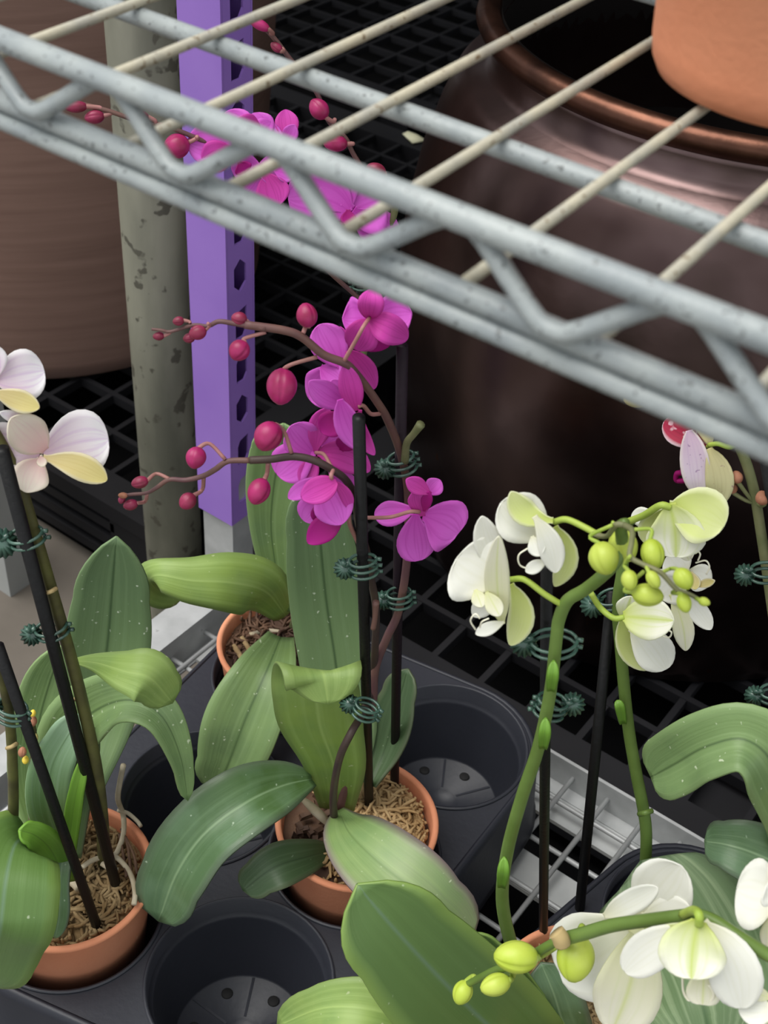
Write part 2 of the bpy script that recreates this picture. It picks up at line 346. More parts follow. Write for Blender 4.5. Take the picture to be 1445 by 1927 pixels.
def bud(pl, fr, c, lw, ang, m, root, ped=None, mped=None, off=0., pr=2.2, mid=None, dome=1.0):
    """c centre, lw (length, width), ang image angle of the tip (deg, 0 = right, 90 = down); ped = attach point (x, y[, off])"""
    px, py = conv(fr, *c); C0 = pl.at(px, py, off); k = depth(C0) / F / fr[2]
    l, wd = lw[0] * k, lw[1] * k
    a = math.radians(ang)
    ax = (r_ * math.cos(a) - u_ * math.sin(a) + b_ * .15).normalized()
    e1 = ax.cross(b_).normalized(); e2 = ax.cross(e1)
    vs, fs = [], []; seg, nn = 42, 14; ph = rnd.random() * 6
    for i in range(nn + 1):
        t = i / nn; x = -.5 + t
        rr = math.sin(math.pi * (.02 + .965 * t) ** .92) ** .52 * .5
        for s in range(seg):
            th = 2 * math.pi * s / seg
            gro = 1 - .17 * max(0, math.cos(3 * th + ph)) ** 16 * (.35 + .65 * t)
            vs.append(C0 + ax * (x * l) + (e1 * math.cos(th) + e2 * math.sin(th)) * (rr * wd * gro))
    for i in range(nn):
        for s in range(seg):
            p0, p1 = i * seg + s, i * seg + (s + 1) % seg; fs.append((p0, p1, p1 + seg, p0 + seg))
    fs.append(tuple(range(seg))[::-1]); fs.append(tuple(range(nn * seg, (nn + 1) * seg)))
    b = mesh('bud', vs, fs, m, root)
    if ped:
        base = C0 - ax * (l * .46)
        q = pl.at(*conv(fr, ped[0], ped[1]), ped[2] if len(ped) > 2 else off * .5)
        if mid: mm = [pl.at(*conv(fr, mid[0], mid[1]), off * .8)]
        else: mm = [base * .45 + q * .55 - ax * (l * .18)]
        rr = pr * k
        tube('pedicel', [C0 - ax * (l * .25), base] + mm + [q], [rr * 1.25, rr * 1.15, rr, rr * 1.05], mped or m_pedP, b, seg=8)
    return b
def ped(pl, fr, pts, r, m, root):
    P, R = [], []
    for x, y, o in pts:
        p = pl.at(*conv(fr, x, y), o); P.append(p); R.append(r / fr[2] * depth(p) / F)
    return tube('pedicel', P, R, m, root, seg=8)
def stake(pl, top, bot, o_top, o_bot, root, r=.0033, m=None):
    return tube('stake', [pl.at(*top, o_top), pl.at(*bot, o_bot)], r, m or m_stake, root, seg=12, smooth=False)
def clip(pl, px, py, off, root, side=-1, tilt=0., rings=3, rx=.0082, lift=0., disc=.0066):
    """green orchid clip: wire loops round stake and stem, with a ribbed finger disc on one side"""
    c = pl.at(px, py, off); e = r_ * math.cos(tilt) + u_ * math.sin(tilt); e = (e - V((0, 0, 1)) * 0).normalized()
    up = (u_ * math.cos(tilt) - r_ * math.sin(tilt)).normalized()
    axis = V((0, 0, 1)); axis = (axis - e * axis.dot(e)).normalized(); dep = e.cross(axis)
    ds = []
    for k in range(rings):
        o = axis * ((k - (rings - 1) / 2) * .0046)
        pts = [c + o + e * (rx * math.cos(t)) + dep * (rx * .72 * math.sin(t)) for t in [2 * math.pi * j / 20 for j in range(21)]]
        ds.append(tube_data(pts, .00095, 6, smooth=False))
        ds.append(tube_data([c + o + e * (-side * rx), c + o + e * (-side * (rx + .0028)) + dep * .001], .0013, 5, smooth=False))
    dc = c + e * (side * (rx + disc * .45)) + up * lift
    vs, fs = [dc + b_ * .0022], []; nR = 28
    for k in range(nR):
        a = 2 * math.pi * k / nR; rr = disc * (1 if k % 2 else .84)
        vs.append(dc + (e * math.cos(a) + up * math.sin(a)) * rr + b_ * (.0004 if k % 2 else -.0008))
    vs.append(dc - b_ * .0025)
    for k in range(nR):
        a, b = 1 + k, 1 + (k + 1) % nR; fs += [(0, a, b), (nR + 1, b, a)]
    ds.append((vs, fs))
    for k in (-1, 0, 1):
        ds.append(tube_data([dc + axis * (k * .002), c + e * (side * rx * .9) + axis * (k * .0046)], .0014, 6, smooth=False))
    ds.append(tube_data([dc + up * disc * .3, dc + b_ * .006 + up * disc * .55], .0016, 6, smooth=False))
    return mesh('clip', *join(*ds), m_clip, root, smooth=True)
def pot_data(c, r=.06, h=.11, rb=.045, t=.0035, tilt=None):
    prof = [(rb * .92, -h), (rb, -h + .002), (r - .002, -.004), (r, -.002), (r + .0004, 0), (r - .0005, .0016), (r - t, .0016), (r - t - .0008, -.001), (r - t - .004, -.03), (r - t - .006, -.04)]
    return lathe_data(prof, 72, c, rot=tilt)
def filling(root, c, r, m, bumps=.004, nstr=170, strand_m=None, zone=None, seed=1, tilt=None):
    rr = random.Random(seed); T = tilt or Matrix.Identity(3)
    vs, fs = [c + T @ V((0, 0, -.012))], []; R, SG = 10, 40
    for i in range(1, R + 1):
        for k in range(SG):
            a = 2 * math.pi * k / SG; x, y = r * i / R * math.cos(a), r * i / R * math.sin(a)
            z = -.013 + .006 * (1 - (i / R) ** 2) + bumps * mnoise.noise(V((x * 130, y * 130, seed)))
            vs.append(c + T @ V((x, y, z)))
    for k in range(SG): fs.append((0, 1 + k, 1 + (k + 1) % SG))
    for i in range(R - 1):
        for k in range(SG):
            a = 1 + i * SG + k; b = 1 + i * SG + (k + 1) % SG; fs.append((a, a + SG, b + SG, b))
    mesh('potting_moss' if m is not m_bark else 'bark_mix', vs, fs, m, root)
    ds = []
    for _ in range(nstr):
        a = rr.random() * 6.28; q = r * .93 * math.sqrt(rr.random()); x, y = q * math.cos(a), q * math.sin(a)
        if zone and not zone(x, y): continue
        p = V((x, y, -.010 + .005 * (1 - (q / r) ** 2))); d = rr.random() * 6.28; L = .004 + .006 * rr.random()
        pts = []
        for j in range(4):
            pts.append(c + T @ p); d += rr.uniform(-1.1, 1.1)
            pn = p + V((math.cos(d) * L, math.sin(d) * L, rr.uniform(-.003, .004)))
            if math.hypot(pn.x, pn.y) < r * .95: p = pn
            else: p = p + V((0, 0, .002))
        ds.append(tube_data(pts, [.0009, .0014, .0013, .0007], 5, n=6))
    if ds:
        o = mesh('moss_strands', *join(*ds), strand_m or m, root); o['kind'] = 'stuff'

# ------------------------------------------------------------------ the setting
ZF, ZP = -.20, -.08
fl = mesh('floor', [V((-4, -3, ZF)), V((4, -3, ZF)), V((4, 5, ZF)), V((-4, 5, ZF))], [(0, 1, 2, 3)], m_concrete); fl['kind'] = 'structure'
wb = box('added_shade_wall', (-4, 3.05, ZF), (4, 3.15, 2.6), m_inside); wb['kind'] = 'structure'  # unseen dark wall, added to block light from behind
ce = box('added_shade_roof', (-4, .75, 2.30), (4, 3.05, 2.36), m_inside); ce['kind'] = 'structure'  # unseen roof panel, added to shade the urn and the back area
gc = mesh('floor_shade_sheet_1', [V((-2.6, .30, ZF + .004)), V((-.12, .30, ZF + .004)), V((-.12, -.1, ZF + .004)), V((2.4, -.1, ZF + .004)), V((2.4, 4.6, ZF + .004)), V((-2.6, 4.6, ZF + .004))], [(0, 1, 2, 3, 4, 5)], m_floor_shade); gc['kind'] = 'structure'  # dark sheet added over the concrete; its black imitates floor shade

# ------------------------------------------------------------------ black pallets (things), built bar by bar
def pallet(x0, y0, x1, y1, z, label, sx=.055, sy=.055, skirt=True, fine=True):
    P = thing('plastic_pallet', label, 'pallet', V((x0, y0, ZF)), 'black plastic pallets')
    def bar(lo, hi, nm='deck_bar'): return box(nm, lo, hi, m_pallet, P)
    h = .014
    bar((x0, y0, z - .022), (x1, y0 + .045, z), 'edge_beam'); bar((x0, y1 - .045, z - .05), (x1, y1, z), 'edge_beam')
    bar((x0, y0 + .045, z - .05), (x0 + .045, y1 - .045, z), 'edge_beam'); bar((x1 - .045, y0 + .045, z - .05), (x1, y1 - .045, z), 'edge_beam')
    ds = []
    nx = int((x1 - x0 - .09) / sx); ny = int((y1 - y0 - .09) / sy)
    sx = (x1 - x0 - .09) / nx; sy = (y1 - y0 - .09) / ny
    for i in range(1, nx):
        x = x0 + .045 + i * sx; d = ((x - .0035, y0 + .045, z - h), (x + .0035, y1 - .045, z - .0012))
        if fine: bar(*d)
        else: ds.append(box_data(*d))
    for j in range(1, ny):
        y = y0 + .045 + j * sy; d = ((x0 + .045, y - .0035, z - h + .001), (x1 - .045, y + .0035, z - .0004))
        if fine: bar(*d)
        else: ds.append(box_data(*d))
    if ds: o = mesh('deck_bars', *join(*ds), m_pallet, P, smooth=False); o['kind'] = 'stuff'
    if skirt:
        for zz in (-.045, -.070, -.095): bar((x0 + .06, y0 + .004, z + zz), (x1 - .06, y0 + .016, z + zz + .013), 'side_slat')
    for fx in (x0 + .004, (x0 + x1) / 2 - .035, x1 - .066):
        for fy in (y0 + .004, (y0 + y1) / 2 - .06, y1 - .13):
            bar((fx, fy, ZF + .0045), (fx + .062, fy + .12, z - .022), 'foot')
    return P
pallet(-1.62, .285, -.505, 1.33, ZP, 'black plastic grid pallet on the concrete under the big brown planter')
pallet(-.42, .290, .75, 1.36, ZP, 'black plastic grid pallet under the dark copper urn behind the rack')
pallet(-2.1, 1.42, .1, 2.9, ZP, 'black plastic grid pallet farthest back in the dark, behind brown planter and urn', sx=.07, sy=.07, skirt=False, fine=False)

# ------------------------------------------------------------------ brown planter, urn, pipe, grey post
cb = V((-1.0, .60, ZP))
tag(mesh('large_planter', *lathe_data([(.262, .0), (.283, .006), (.290, .03), (.312, .35), (.330, .66), (.340, .68), (.340, .72), (.322, .722), (.316, .70), (.296, .35), (.27, .04)], 96, cb), m_brown),
    'large matte brown ribbed planter standing on a black pallet behind the steel pipe', 'planter')
cu = V((-.088, .690, ZP))
urn = thing('copper_urn', 'huge dark copper glazed urn with rolled rim, on black pallet behind orchids', 'urn', cu)
mesh('body', *lathe_data([(.252, .0), (.276, .004), (.281, .02), (.291, .08), (.305, .16), (.314, .24), (.315, .30), (.311, .36), (.301, .42), (.287, .468), (.276, .496), (.266, .508), (.250, .512), (.243, .524), (.243, .536), (.242, .546), (.237, .545), (.246, .49), (.275, .36), (.275, .2), (.235, .03)], 128, cu, cap1=False), m_copper, urn)
mesh('lip', *lathe_data([(.239, .543), (.249, .543), (.258, .547), (.262, .555), (.260, .563), (.251, .567), (.243, .564), (.239, .557), (.239, .543)], 128, cu, cap0=False, cap1=False), m_lip, urn)
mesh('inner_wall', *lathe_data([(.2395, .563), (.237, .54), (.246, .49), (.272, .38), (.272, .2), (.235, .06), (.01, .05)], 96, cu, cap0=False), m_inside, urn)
tag(mesh('support_pipe', *lathe_data([(.0295, 0), (.0305, .004), (.0305, 1.05), (.0275, 1.05), (.0275, .5)], 48, V((-.470, .291, ZF))), m_pipe),
    'weathered grey steel pipe standing upright beside the purple upright', 'pipe')
gp = thing('grey_rack_post', 'pale grey painted metal post standing on the concrete behind the left flower stakes', 'post', V((-.665, .205, ZF)))
mesh('channel', *box_data((-.70, .188, ZF + .003), (-.640, .191, .75)), m_post, gp, smooth=False)
mesh('channel_flange', *join(box_data((-.70, .191, ZF + .003), (-.697, .22, .75)), box_data((-.643, .191, ZF + .003), (-.640, .22, .75))), m_post, gp, smooth=False)
mesh('foot_plate', *box_data((-.70, .188, ZF), (-.640, .222, ZF + .003)), m_post, gp, smooth=False)

# ------------------------------------------------------------------ the storage rack: purple slotted upright, frame, mesh, plates
rack = thing('storage_rack', 'low galvanized wire mesh rack with a purple slotted upright, holding the orchids', 'rack', V((-.30, .21, ZF)))
ux0, ux1, uy0, uy1 = -.351, -.309, .212, .246     # nearest upright edge at (ux1, uy0)
def slotted_face(name, o, e1, W, z0, z1, slots, th, parent, m):
    """face of width W along e1 with hexagonal holes; o is its lower near corner"""
    vs, fs = [], []
    def q(a, z): vs.append(o + e1 * a + V((0, 0, z - z0))); return len(vs) - 1
    prev = (q(0, z0), q(W, z0))
    for i, (za, zb, kind) in enumerate(slots):
        zc = slots[i + 1][0] if i + 1 < len(slots) else z1
        lo, hi = za - .006, (zb + zc) / 2 if i + 1 < len(slots) else z1
        hi = min(zb + .006, hi)
        a, b = q(0, lo), q(W, lo); fs.append((prev[0], prev[1], b, a))
        c, d = q(0, hi), q(W, hi); prev = (c, d)
        x0, x1 = W * .24, W * .74; zm = (za + zb) / 2; cx = (x0 + x1) / 2
        if kind: hx = [(x0, za + .007), (cx, za), (x1, za + .007), (x1, zb - .007), (cx, zb), (x0, zb - .007)]
        else: hx = [(x0 + .001, za), (x1 - .004, za), (x1, za + .006), (x1, zb - .001), (x0 + .004, zb - .004), (x0 + .001, zb - .010)]
        h = [q(*t) for t in hx]
        fs += [(a, h[0], h[5], c), (a, b, h[2], h[1], h[0]) if kind else (a, b, h[2], h[1], h[0]), (b, d, h[3], h[2]), (d, c, h[5], h[4], h[3])]
    a, b = q(0, z1), q(W, z1); fs.append((prev[0], prev[1], b, a))
    return mesh(name, vs, fs, m, parent, solid=th, smooth=False)
pz0, pz1 = .082, 1.0
slots = []; z = pz0 + .022; kk = 0
while z < pz1 - .06:
    slots.append((z, z + .030, kk % 3 == 2)); z += .0445; kk += 1
up = mesh('upright', *join(box_data((ux0, uy0 + .0001, pz0), (ux1, uy0 + .002, pz1)), box_data((ux0, uy1 - .002, pz0), (ux1, uy1, pz1)), box_data((ux0, uy0 + .002, pz0), (ux0 + .002, uy1 - .002, pz1))), m_purple, rack, smooth=False)
up['label'] = 'purple painted slotted steel upright'
slotted_face('slotted_side', V((ux1 - .001, uy0 + .0022, pz0)), V((0, 1, 0)), uy1 - uy0 - .0044, pz0, pz1, slots, .002, up, m_purple)
box('foot_post', (ux0 + .003, uy0 + .003, ZF), (ux1 - .002, uy1 - .003, pz0 + .05), m_galv, rack)['label'] = 'bare grey steel lower post'
RX0, RX1, RY0, RY1 = -.309, .62, -.34, .232
# back rail (an angle), side beam, front rail
mesh('back_rail', *join(box_data((RX0, RY1 - .003, -.022), (RX1, RY1, .012)), box_data((RX0, RY1 - .016, -.022), (RX1, RY1 - .003, -.019))), m_galv, rack, smooth=False)
mesh('side_beam', *join(box_data((-.330, RY0, .010), (-.296, RY1 - .022, .014)), box_data((-.299, RY0, -.022), (-.296, RY1 - .022, .010))), m_galv, rack, smooth=False)
mesh('front_rail', *box_data((RX0, RY0 - .003, -.022), (RX1, RY0, .012)), m_galv, rack, smooth=False)
for x, y in ((-.33, RY0 - .02), (RX1 - .03, RY0 - .02), (RX1 - .03, RY1 - .004)):
    box('post', (x, y, ZF), (x + .03, y + .03, .02), m_galv, rack)
x = RX0 + .03
while x < RX1:
    tube('mesh_wire', [V((x, RY0, -.004)), V((x, RY1 - .003, -.004))], .0023, m_galv, rack, 6, smooth=False); x += .0345
y = RY1 - .030
while y > RY0:
    tube('mesh_wire', [V((RX0 + .01, y, -.0075)), V((RX1, y, -.0075))], .0022, m_galv, rack, 6, smooth=False); y -= .0445
for y0, y1, xa in ((.192, .224, RX0 + .16), (.118, .152, .03), (.03, .062, .06)):
    box('shelf_plate', (xa, y0, -.024), (RX1, y1, -.020), m_plate, rack)
box('shelf_plate', (RX0 + .02, .135, -.024), (-.235, .165, -.020), m_plate, rack)
for xx in (-.30, .60): box('cross_bar', (xx, RY0, -.026), (xx + .012, RY1 - .003, -.0241), m_galv, rack)

# ------------------------------------------------------------------ upper wire shelf, lip turned up
ws = thing('wire_shelf', 'grey painted wire shelf with zigzag front edge crossing the top foreground', 'shelf', V((-.30, -.225, .72)))
ZS = .72
def rod(nm, a, b, r, m=None, seg=14): return tube(nm, [V(a), V(b)], r, m or m_rail, ws, seg, smooth=False)
SX0, SX1 = -.3095, .62
rod('lip_rail', (SX0, -.228, .7386), (SX1, -.228, .7452), .0035)
rod('edge_rail', (SX0, -.2265, .7188), (SX1, -.2225, .7222), .0033)
rod('edge_rail', (SX0, -.2275, .7125), (SX1, -.2235, .7160), .0029)
rod('support_rod', (SX0, -.138, .7150), (SX1, -.136, .7150), .0034)
rod('support_rod', (SX0, .02, .7160), (SX1, .02, .7160), .0034)
rod('back_rail', (SX0, .205, .7160), (SX1, .205, .7160), .0034)
rod('side_rail', (SX0, -.227, .7190), (SX0, .25, .7190), .0034)
rod('side_rail', (SX1, -.227, .7190), (SX1, .25, .7190), .0034)
for i in range(-8, 16):
    x = .0155 + .0385 * i
    if SX0 < x < SX1 - .005: rod('wire', (x + .0023, -.2225, .7200), (x - .014 + .0006 * i, .21, .7200), .0018, m_wire, 10)
zg = []; pitch = .0592; x = .0250 - 5 * pitch; i = 0
while x < SX1 - .06:
    zt = .7362 + .0066 * (x + .0 - SX0) / (SX1 - SX0); zb = .7222 + .0036 * (x - SX0) / (SX1 - SX0)
    zg += [(x - .006, -.2288, zb + .0018), (x, -.2292, zb + .0001), (x + .006, -.2288, zb + .0018), (x + pitch / 2 - .007, -.2252, zt - .0012), (x + pitch / 2 - .001, -.2248, zt + .0004), (x + pitch / 2 + .005, -.2252, zt - .0012)]
    x += pitch
tube('zigzag_brace', [V(p) for p in zg], .0026, m_rail, ws, 10, n=len(zg) * 3)
# pot standing on the shelf
cp = V((.181, -.0405, .7219))
tag(mesh('terracotta_pot', *lathe_data([(.036, 0), (.041, .0004), (.0447, .0022), (.0468, .0062), (.0478, .012), (.0535, .09), (.0555, .0905), (.0565, .092), (.0565, .108), (.0545, .109), (.052, .108), (.049, .09), (.044, .012), (.01, .008)], 96, cp), m_terra),
    'plain terracotta pot standing on the wire shelf at top right', 'pot')

# ------------------------------------------------------------------ carrier trays
def hull(pts):
    pts = sorted(pts); 
    def half(ps):
        h = []
        for p in ps:
            while len(h) > 1 and (h[-1][0] - h[-2][0]) * (p[1] - h[-2][1]) - (h[-1][1] - h[-2][1]) * (p[0] - h[-2][0]) <= 0: h.pop()
            h.append(p)
        return h
    a, b = half(pts), half(pts[::-1]); return a[:-1] + b[:-1]
def tray(cells, label, empty=(), ztop=.078, r=.0625, rout=.0685):
    cx = sum(c[0] for c in cells) / len(cells); cy = sum(c[1] for c in cells) / len(cells)
    T = thing('carrier_tray', label, 'tray', V((cx, cy, 0)))
    H = hull([(x + rout * math.cos(a), y + rout * math.sin(a)) for x, y in cells for a in [2 * math.pi * k / 40 for k in range(40)]])
    cu_ = bpy.data.curves.new('deck', 'CURVE'); cu_.dimensions = '2D'; cu_.fill_mode = 'BOTH'
    def sp(pts):
        s = cu_.splines.new('POLY'); s.points.add(len(pts) - 1); s.use_cyclic_u = True
        for p, q in zip(s.points, pts): p.co = (q[0], q[1], 0, 1)
    sp(H)
    for x, y in cells: sp([(x + r * math.cos(2 * math.pi * k / 56), y + r * math.sin(2 * math.pi * k / 56)) for k in range(56)])
    tmp = bpy.data.objects.new('tmp', cu_); col.objects.link(tmp)
    bpy.context.view_layer.update()
    me = bpy.data.meshes.new_from_object(tmp.evaluated_get(bpy.context.evaluated_depsgraph_get()))
    vs = [V((v.co.x, v.co.y, ztop)) for v in me.vertices]; fs = [tuple(p.vertices) for p in me.polygons]
    bpy.data.objects.remove(tmp); bpy.data.curves.remove(cu_)
    mesh('deck', vs, fs, m_tray, T, smooth=False, solid=.0016)
    n = len(H); vs, fs = [], []
    def ring(scale, z):
        for x, y in H:
            d = V((x - cx, y - cy, 0)); vs.append(V((x, y, z)) + d.normalized() * scale)
    for s, z in ((-.003, ztop + .0002), (-.0008, ztop + .0012), (.0012, ztop), (.003, ztop - .006), (.009, .004), (.012, .0005)): ring(s, z)
    for i in range(5):
        for k in range(n):
            a, b = i * n + k, i * n + (k + 1) % n; fs.append((a, b, b + n, a + n))
    mesh('skirt', vs, fs, m_tray, T, solid=.0014)
    for x, y in cells:
        c = V((x, y, 0))
        cup = mesh('cup', *lathe_data([(r + .0015, ztop + .0018), (r + .0005, ztop + .003), (r - .0012, ztop + .002), (r - .0016, ztop - .012), (r - .0042, ztop - .0135), (r - .0050, ztop - .016), (.047, .006), (.046, .004), (.014, .0065), (.013, .0045)], 64, c, cap0=False), m_tray, T)
        if (x, y) not in empty: continue
        for k in range(6):
            a = k * math.pi / 3 + .5
            mesh('drain_hole', *lathe_data([(.0042, .0), (.0042, .0052), (.0036, .0056)], 14, c + V((.034 * math.cos(a), .034 * math.sin(a), .0008))), m_hole, cup)
            mesh('floor_rib', *rib(c, k * math.pi / 3), m_tray, cup, smooth=False)
    return T
def rib(c, a):
    d = V((math.cos(a), math.sin(a), 0)); s = V((-d.y, d.x, 0)) * .0009; z0, z1 = V((0, 0, .003)), V((0, 0, .0068))
    p, q = c + d * .014, c + d * .0455
    return [p - s + z0, q - s + z0, q + s + z0, p + s + z0, p - s + z1, q - s + z1 - V((0, 0, .002)), q + s + z1 - V((0, 0, .002)), p + s + z1], [(0, 3, 2, 1), (4, 5, 6, 7), (0, 1, 5, 4), (1, 2, 6, 5), (2, 3, 7, 6), (3, 0, 4, 7)]
tray([(.002, -.126), (0, .002), (-.005, .130), (-.124, -.158), (-.120, -.030), (-.150, .105)], 'slate black plastic carrier tray with round cups, under the magenta orchid', empty=((.002, -.126), (-.005, .130), (-.120, -.030)))
tray([(.222, .105), (.199, -.018), (.330, -.045), (.350, .085)], 'slate black plastic carrier tray under the white-green orchids at right')

# ------------------------------------------------------------------ potted orchids
def orchid(x, y, label, zrim=.118, rr=.058, potm=None, tilt=None):
    R = thing('potted_orchid', label, 'orchid', V((x, y, zrim - .11)), None)
    c = V((x, y, zrim))
    mesh('pot', *pot_data(c, rr, tilt=tilt), potm or m_terra, R)
    pl = Plane(x, y); pl.c = c
    return R, pl
def oz(pl, px, py, z):                       # offset at which the pixel ray reaches height z
    return (onz(px, py, z) - pl.p).dot(pl.h)
FA, FB, FC, FD, FE, FF = (0, 960, 3.01), (0, 1400, 3.01), (380, 960, 2.779), (260, 1400, 2.258), (780, 1200, 2.173), (840, 1560, 2.388)
FG, FW, FH, FU = (460, 520, 3.284), (840, 720, 2.388), (0, 560, 2.89), (0, 0, 2.0)

# ---- magenta orchid in the centre
R2, p2 = orchid(.0, .002, 'orchid with two magenta flower spikes in a terracotta pot at the centre')
filling(R2, p2.c, .0535, m_bark, nstr=900, strand_m=m_moss, seed=3, zone=lambda x, y: x * r_.x + y * r_.y > -.010 + .006 * math.sin(y * 300))
bk = random.Random(5)
for k in range(34):
    a = 2.4 + bk.random() * 2.0; q = .012 + .034 * bk.random(); c = p2.c + V((q * math.cos(a), q * math.sin(a), -.004))
    d = V((bk.uniform(-1, 1), bk.uniform(-1, 1), bk.uniform(-.3, .3))).normalized() * .005; e = V((0, 0, 1)).cross(d).normalized() * .0026; h = V((0, 0, .0028))
    mesh('bark_chip', [c - d - e, c + d - e, c + d * .8 + e, c - d * .9 + e, c - d * .7 - e * .8 + h, c + d * .8 - e * .6 + h, c + d * .6 + e * .8 + h, c - d * .8 + e * .7 + h], [(0, 3, 2, 1), (4, 5, 6, 7), (0, 1, 5, 4), (1, 2, 6, 5), (2, 3, 7, 6), (3, 0, 4, 7)], m_bark, R2, smooth=False)
tube('root', [p2.at(*conv(FD, *q[:2]), q[2]) for q in ((690, 228, .010), (730, 262, .014), (770, 300, .016), (815, 345, .014))], [.0016, .003, .0034, .0022], m_root, R2)
leaf(p2, PX, [(640, 1490, -.015, 70), (645, 1370, -.045, 128), (632, 1250, -.065, 134), (614, 1130, -.08, 138), (602, 1010, -.085, 126), (592, 900, -.085, 60)], L_tall, R2, fold=.07, cup=.03)
leaf(p2, FC, [(880, 1440, -.015, 70), (955, 1260, -.035, 190), (1015, 1060, -.05, 225), (1078, 830, -.065, 90)], L_deep, R2, tilt=.35, fold=.16)
leaf(p2, PX, [(634, 1522, -.004, 66), (628, 1440, .006, 122), (604, 1370, .012, 162), (596, 1320, .015, 168), (592, 1280, .014, 164), (598, 1262, .019, 160), (610, 1275, .027, 150), (618, 1325, .034, 118)], L_light, R2, fold=.02, cup=-.03, tip=.20, n=44, sidev=(1, .14))
leaf(p2, FD, [(735, 150, .005, 70), (610, 180, .022, 205), (460, 250, .045, 292), (285, 380, .062, 305), (165, 550, .075, 285), (88, 752, .082, 120)], L_dark, R2, tilt=-.25, fold=.13)
leaf(p2, FD, [(838, 450, .015, 40), (720, 478, .038, 140), (575, 525, .055, 190), (445, 622, .062, 90)], L_deep, R2, tilt=.1, fold=.1)
leaf(p2, FD, [(852, 285, .01, 50), (905, 390, .042, 235), (1040, 520, .068, 335), (1220, 660, .085, 320), (1420, 835, .09, 130)], L_purp, R2, tilt=.2, fold=.08)
s3 = stake(p2, (675, 785), (695, 1530), .046, oz(p2, 695, 1530, .10), R2)
s4 = stake(p2, (757, 650), (742, 1492), -.02, oz(p2, 742, 1492, .10), R2, m=m_stake2)
# spike along the rear stake
spike(p2, PX, [(640, 1520, .0), (660, 1440, .0), (698, 1340, -.005), (706, 1260, -.012), (728, 1200, -.018), (750, 1150, -.022), (765, 1060, -.024), (768, 950, -.024), (760, 880, -.022), (748, 835, -.016), (727, 785, -.005), (710, 757, 0), (685, 722, .005), (660, 692, .01), (643, 681, .012), (608, 667, .014), (570, 636, .016), (536, 622, .018), (460, 611, .02)], 8, m_spikeP, R2)
spike(p2, FH, [(1445, 170, .02, 17), (1280, 142, .02, 15), (1190, 130, .02, 14), (1130, 155, .02, 12), (1050, 150, .02, 11), (930, 185, .02, 9), (880, 178, .02, 9), (825, 172, .02, 8)], 8, m_spikeP, R2)
tube('side_shoot', [p2.at(762, 868, -.018), p2.at(765, 835, -.014), p2.at(778, 817, -.01), p2.at(792, 798, -.008)], [.0024, .0022, .002, .0026], m_spikeL, R2)
# spike along the front stake
spike(p2, PX, [(631, 1566, .012), (627, 1500, .026), (638, 1430, .034), (660, 1380, .032), (683, 1340, .012), (700, 1290, -.012), (706, 1210, -.010), (707, 1140, -.006), (697, 1085, .0), (690, 1040, .008), (676, 990, .018), (668, 940, .028), (652, 905, .034), (625, 884, .036), (590, 866, .036), (552, 859, .036), (510, 864, .036), (470, 866, .036)], 7.5, m_spikeD, R2)
spike(p2, FH, [(1360, 885, .036, 17), (1240, 890, .036, 16), (1170, 935, .036, 16), (1105, 970, .036, 15), (1010, 992, .036, 14), (920, 990, .036, 13), (850, 1035, .036, 12), (800, 1062, .036, 10), (720, 1070, .036, 10), (650, 1080, .036, 9)], 8, m_spikeP, R2)
spike(p2, FC, [(895, 620, .022), (905, 560, .022), (910, 480, .022, 19)], 15, m_spikeP, R2, name='side_shoot')
for (c, lw, a, pd, o) in [((970, 128), (62, 52), 170, (1035, 140), .02), ((862, 210), (62, 48), 175, (925, 185), .02), ((1028, 220), (66, 56), 165, (1085, 165), .02), ((1075, 190), (96, 82), 160, (1130, 140), .022), ((1300, 115), (85, 78), 190, (1350, 158), .018)]:
    bud(p2, FH, c, lw, a, m_budD, R2, ped=(*pd, o), off=o, pr=9)
bud(p2, FH, (1300, 288), (118, 116), 125, m_budM, R2, ped=(1445, 188, .02), mid=(1330, 222), off=.026, pr=11)
bud(p2, FG, (385, 240), (150, 132), -100, m_budM, R2, ped=(362, 352, .016), mid=(395, 270), off=.012, pr=14)
bud(p2, FG, (230, 682), (225, 190), 95, m_budM, R2, ped=(450, 498, .014), mid=(290, 545), off=.022, pr=13)
bud(p2, FG, (145, 990), (190, 176), 120, m_budM, R2, ped=(290, 1090, .036), mid=(245, 960), off=.044, pr=13)
bud(p2, FG, (88, 1330), (170, 138), 115, m_budM, R2, ped=(145, 1150, .036), mid=(140, 1215), off=.044, pr=14)
bud(p2, FH, (1065, 872), (120, 112), 105, m_budM, R2, ped=(1225, 880, .036), mid=(1140, 795), off=.04, pr=11)
bud(p2, FH, (760, 1005), (92, 68), 165, m_budD, R2, ped=(920, 985, .036), mid=(850, 958), off=.04, pr=10)
bud(p2, FH, (1020, 1108), (100, 92), 135, m_budD, R2, ped=(1108, 972, .036), mid=(1100, 1045), off=.04, pr=11)
bud(p2, FH, (710, 1127), (80, 62), 165, m_budD, R2, ped=(800, 1062, .036), mid=(790, 1108), off=.038, pr=10)
bud(p2, FH, (662, 1100), (44, 40), 110, m_budD, R2, ped=(690, 1075, .036), off=.036, pr=8)
bud(p2, FH, (668, 1076), (50, 34), 185, m_budB, R2, off=.038)
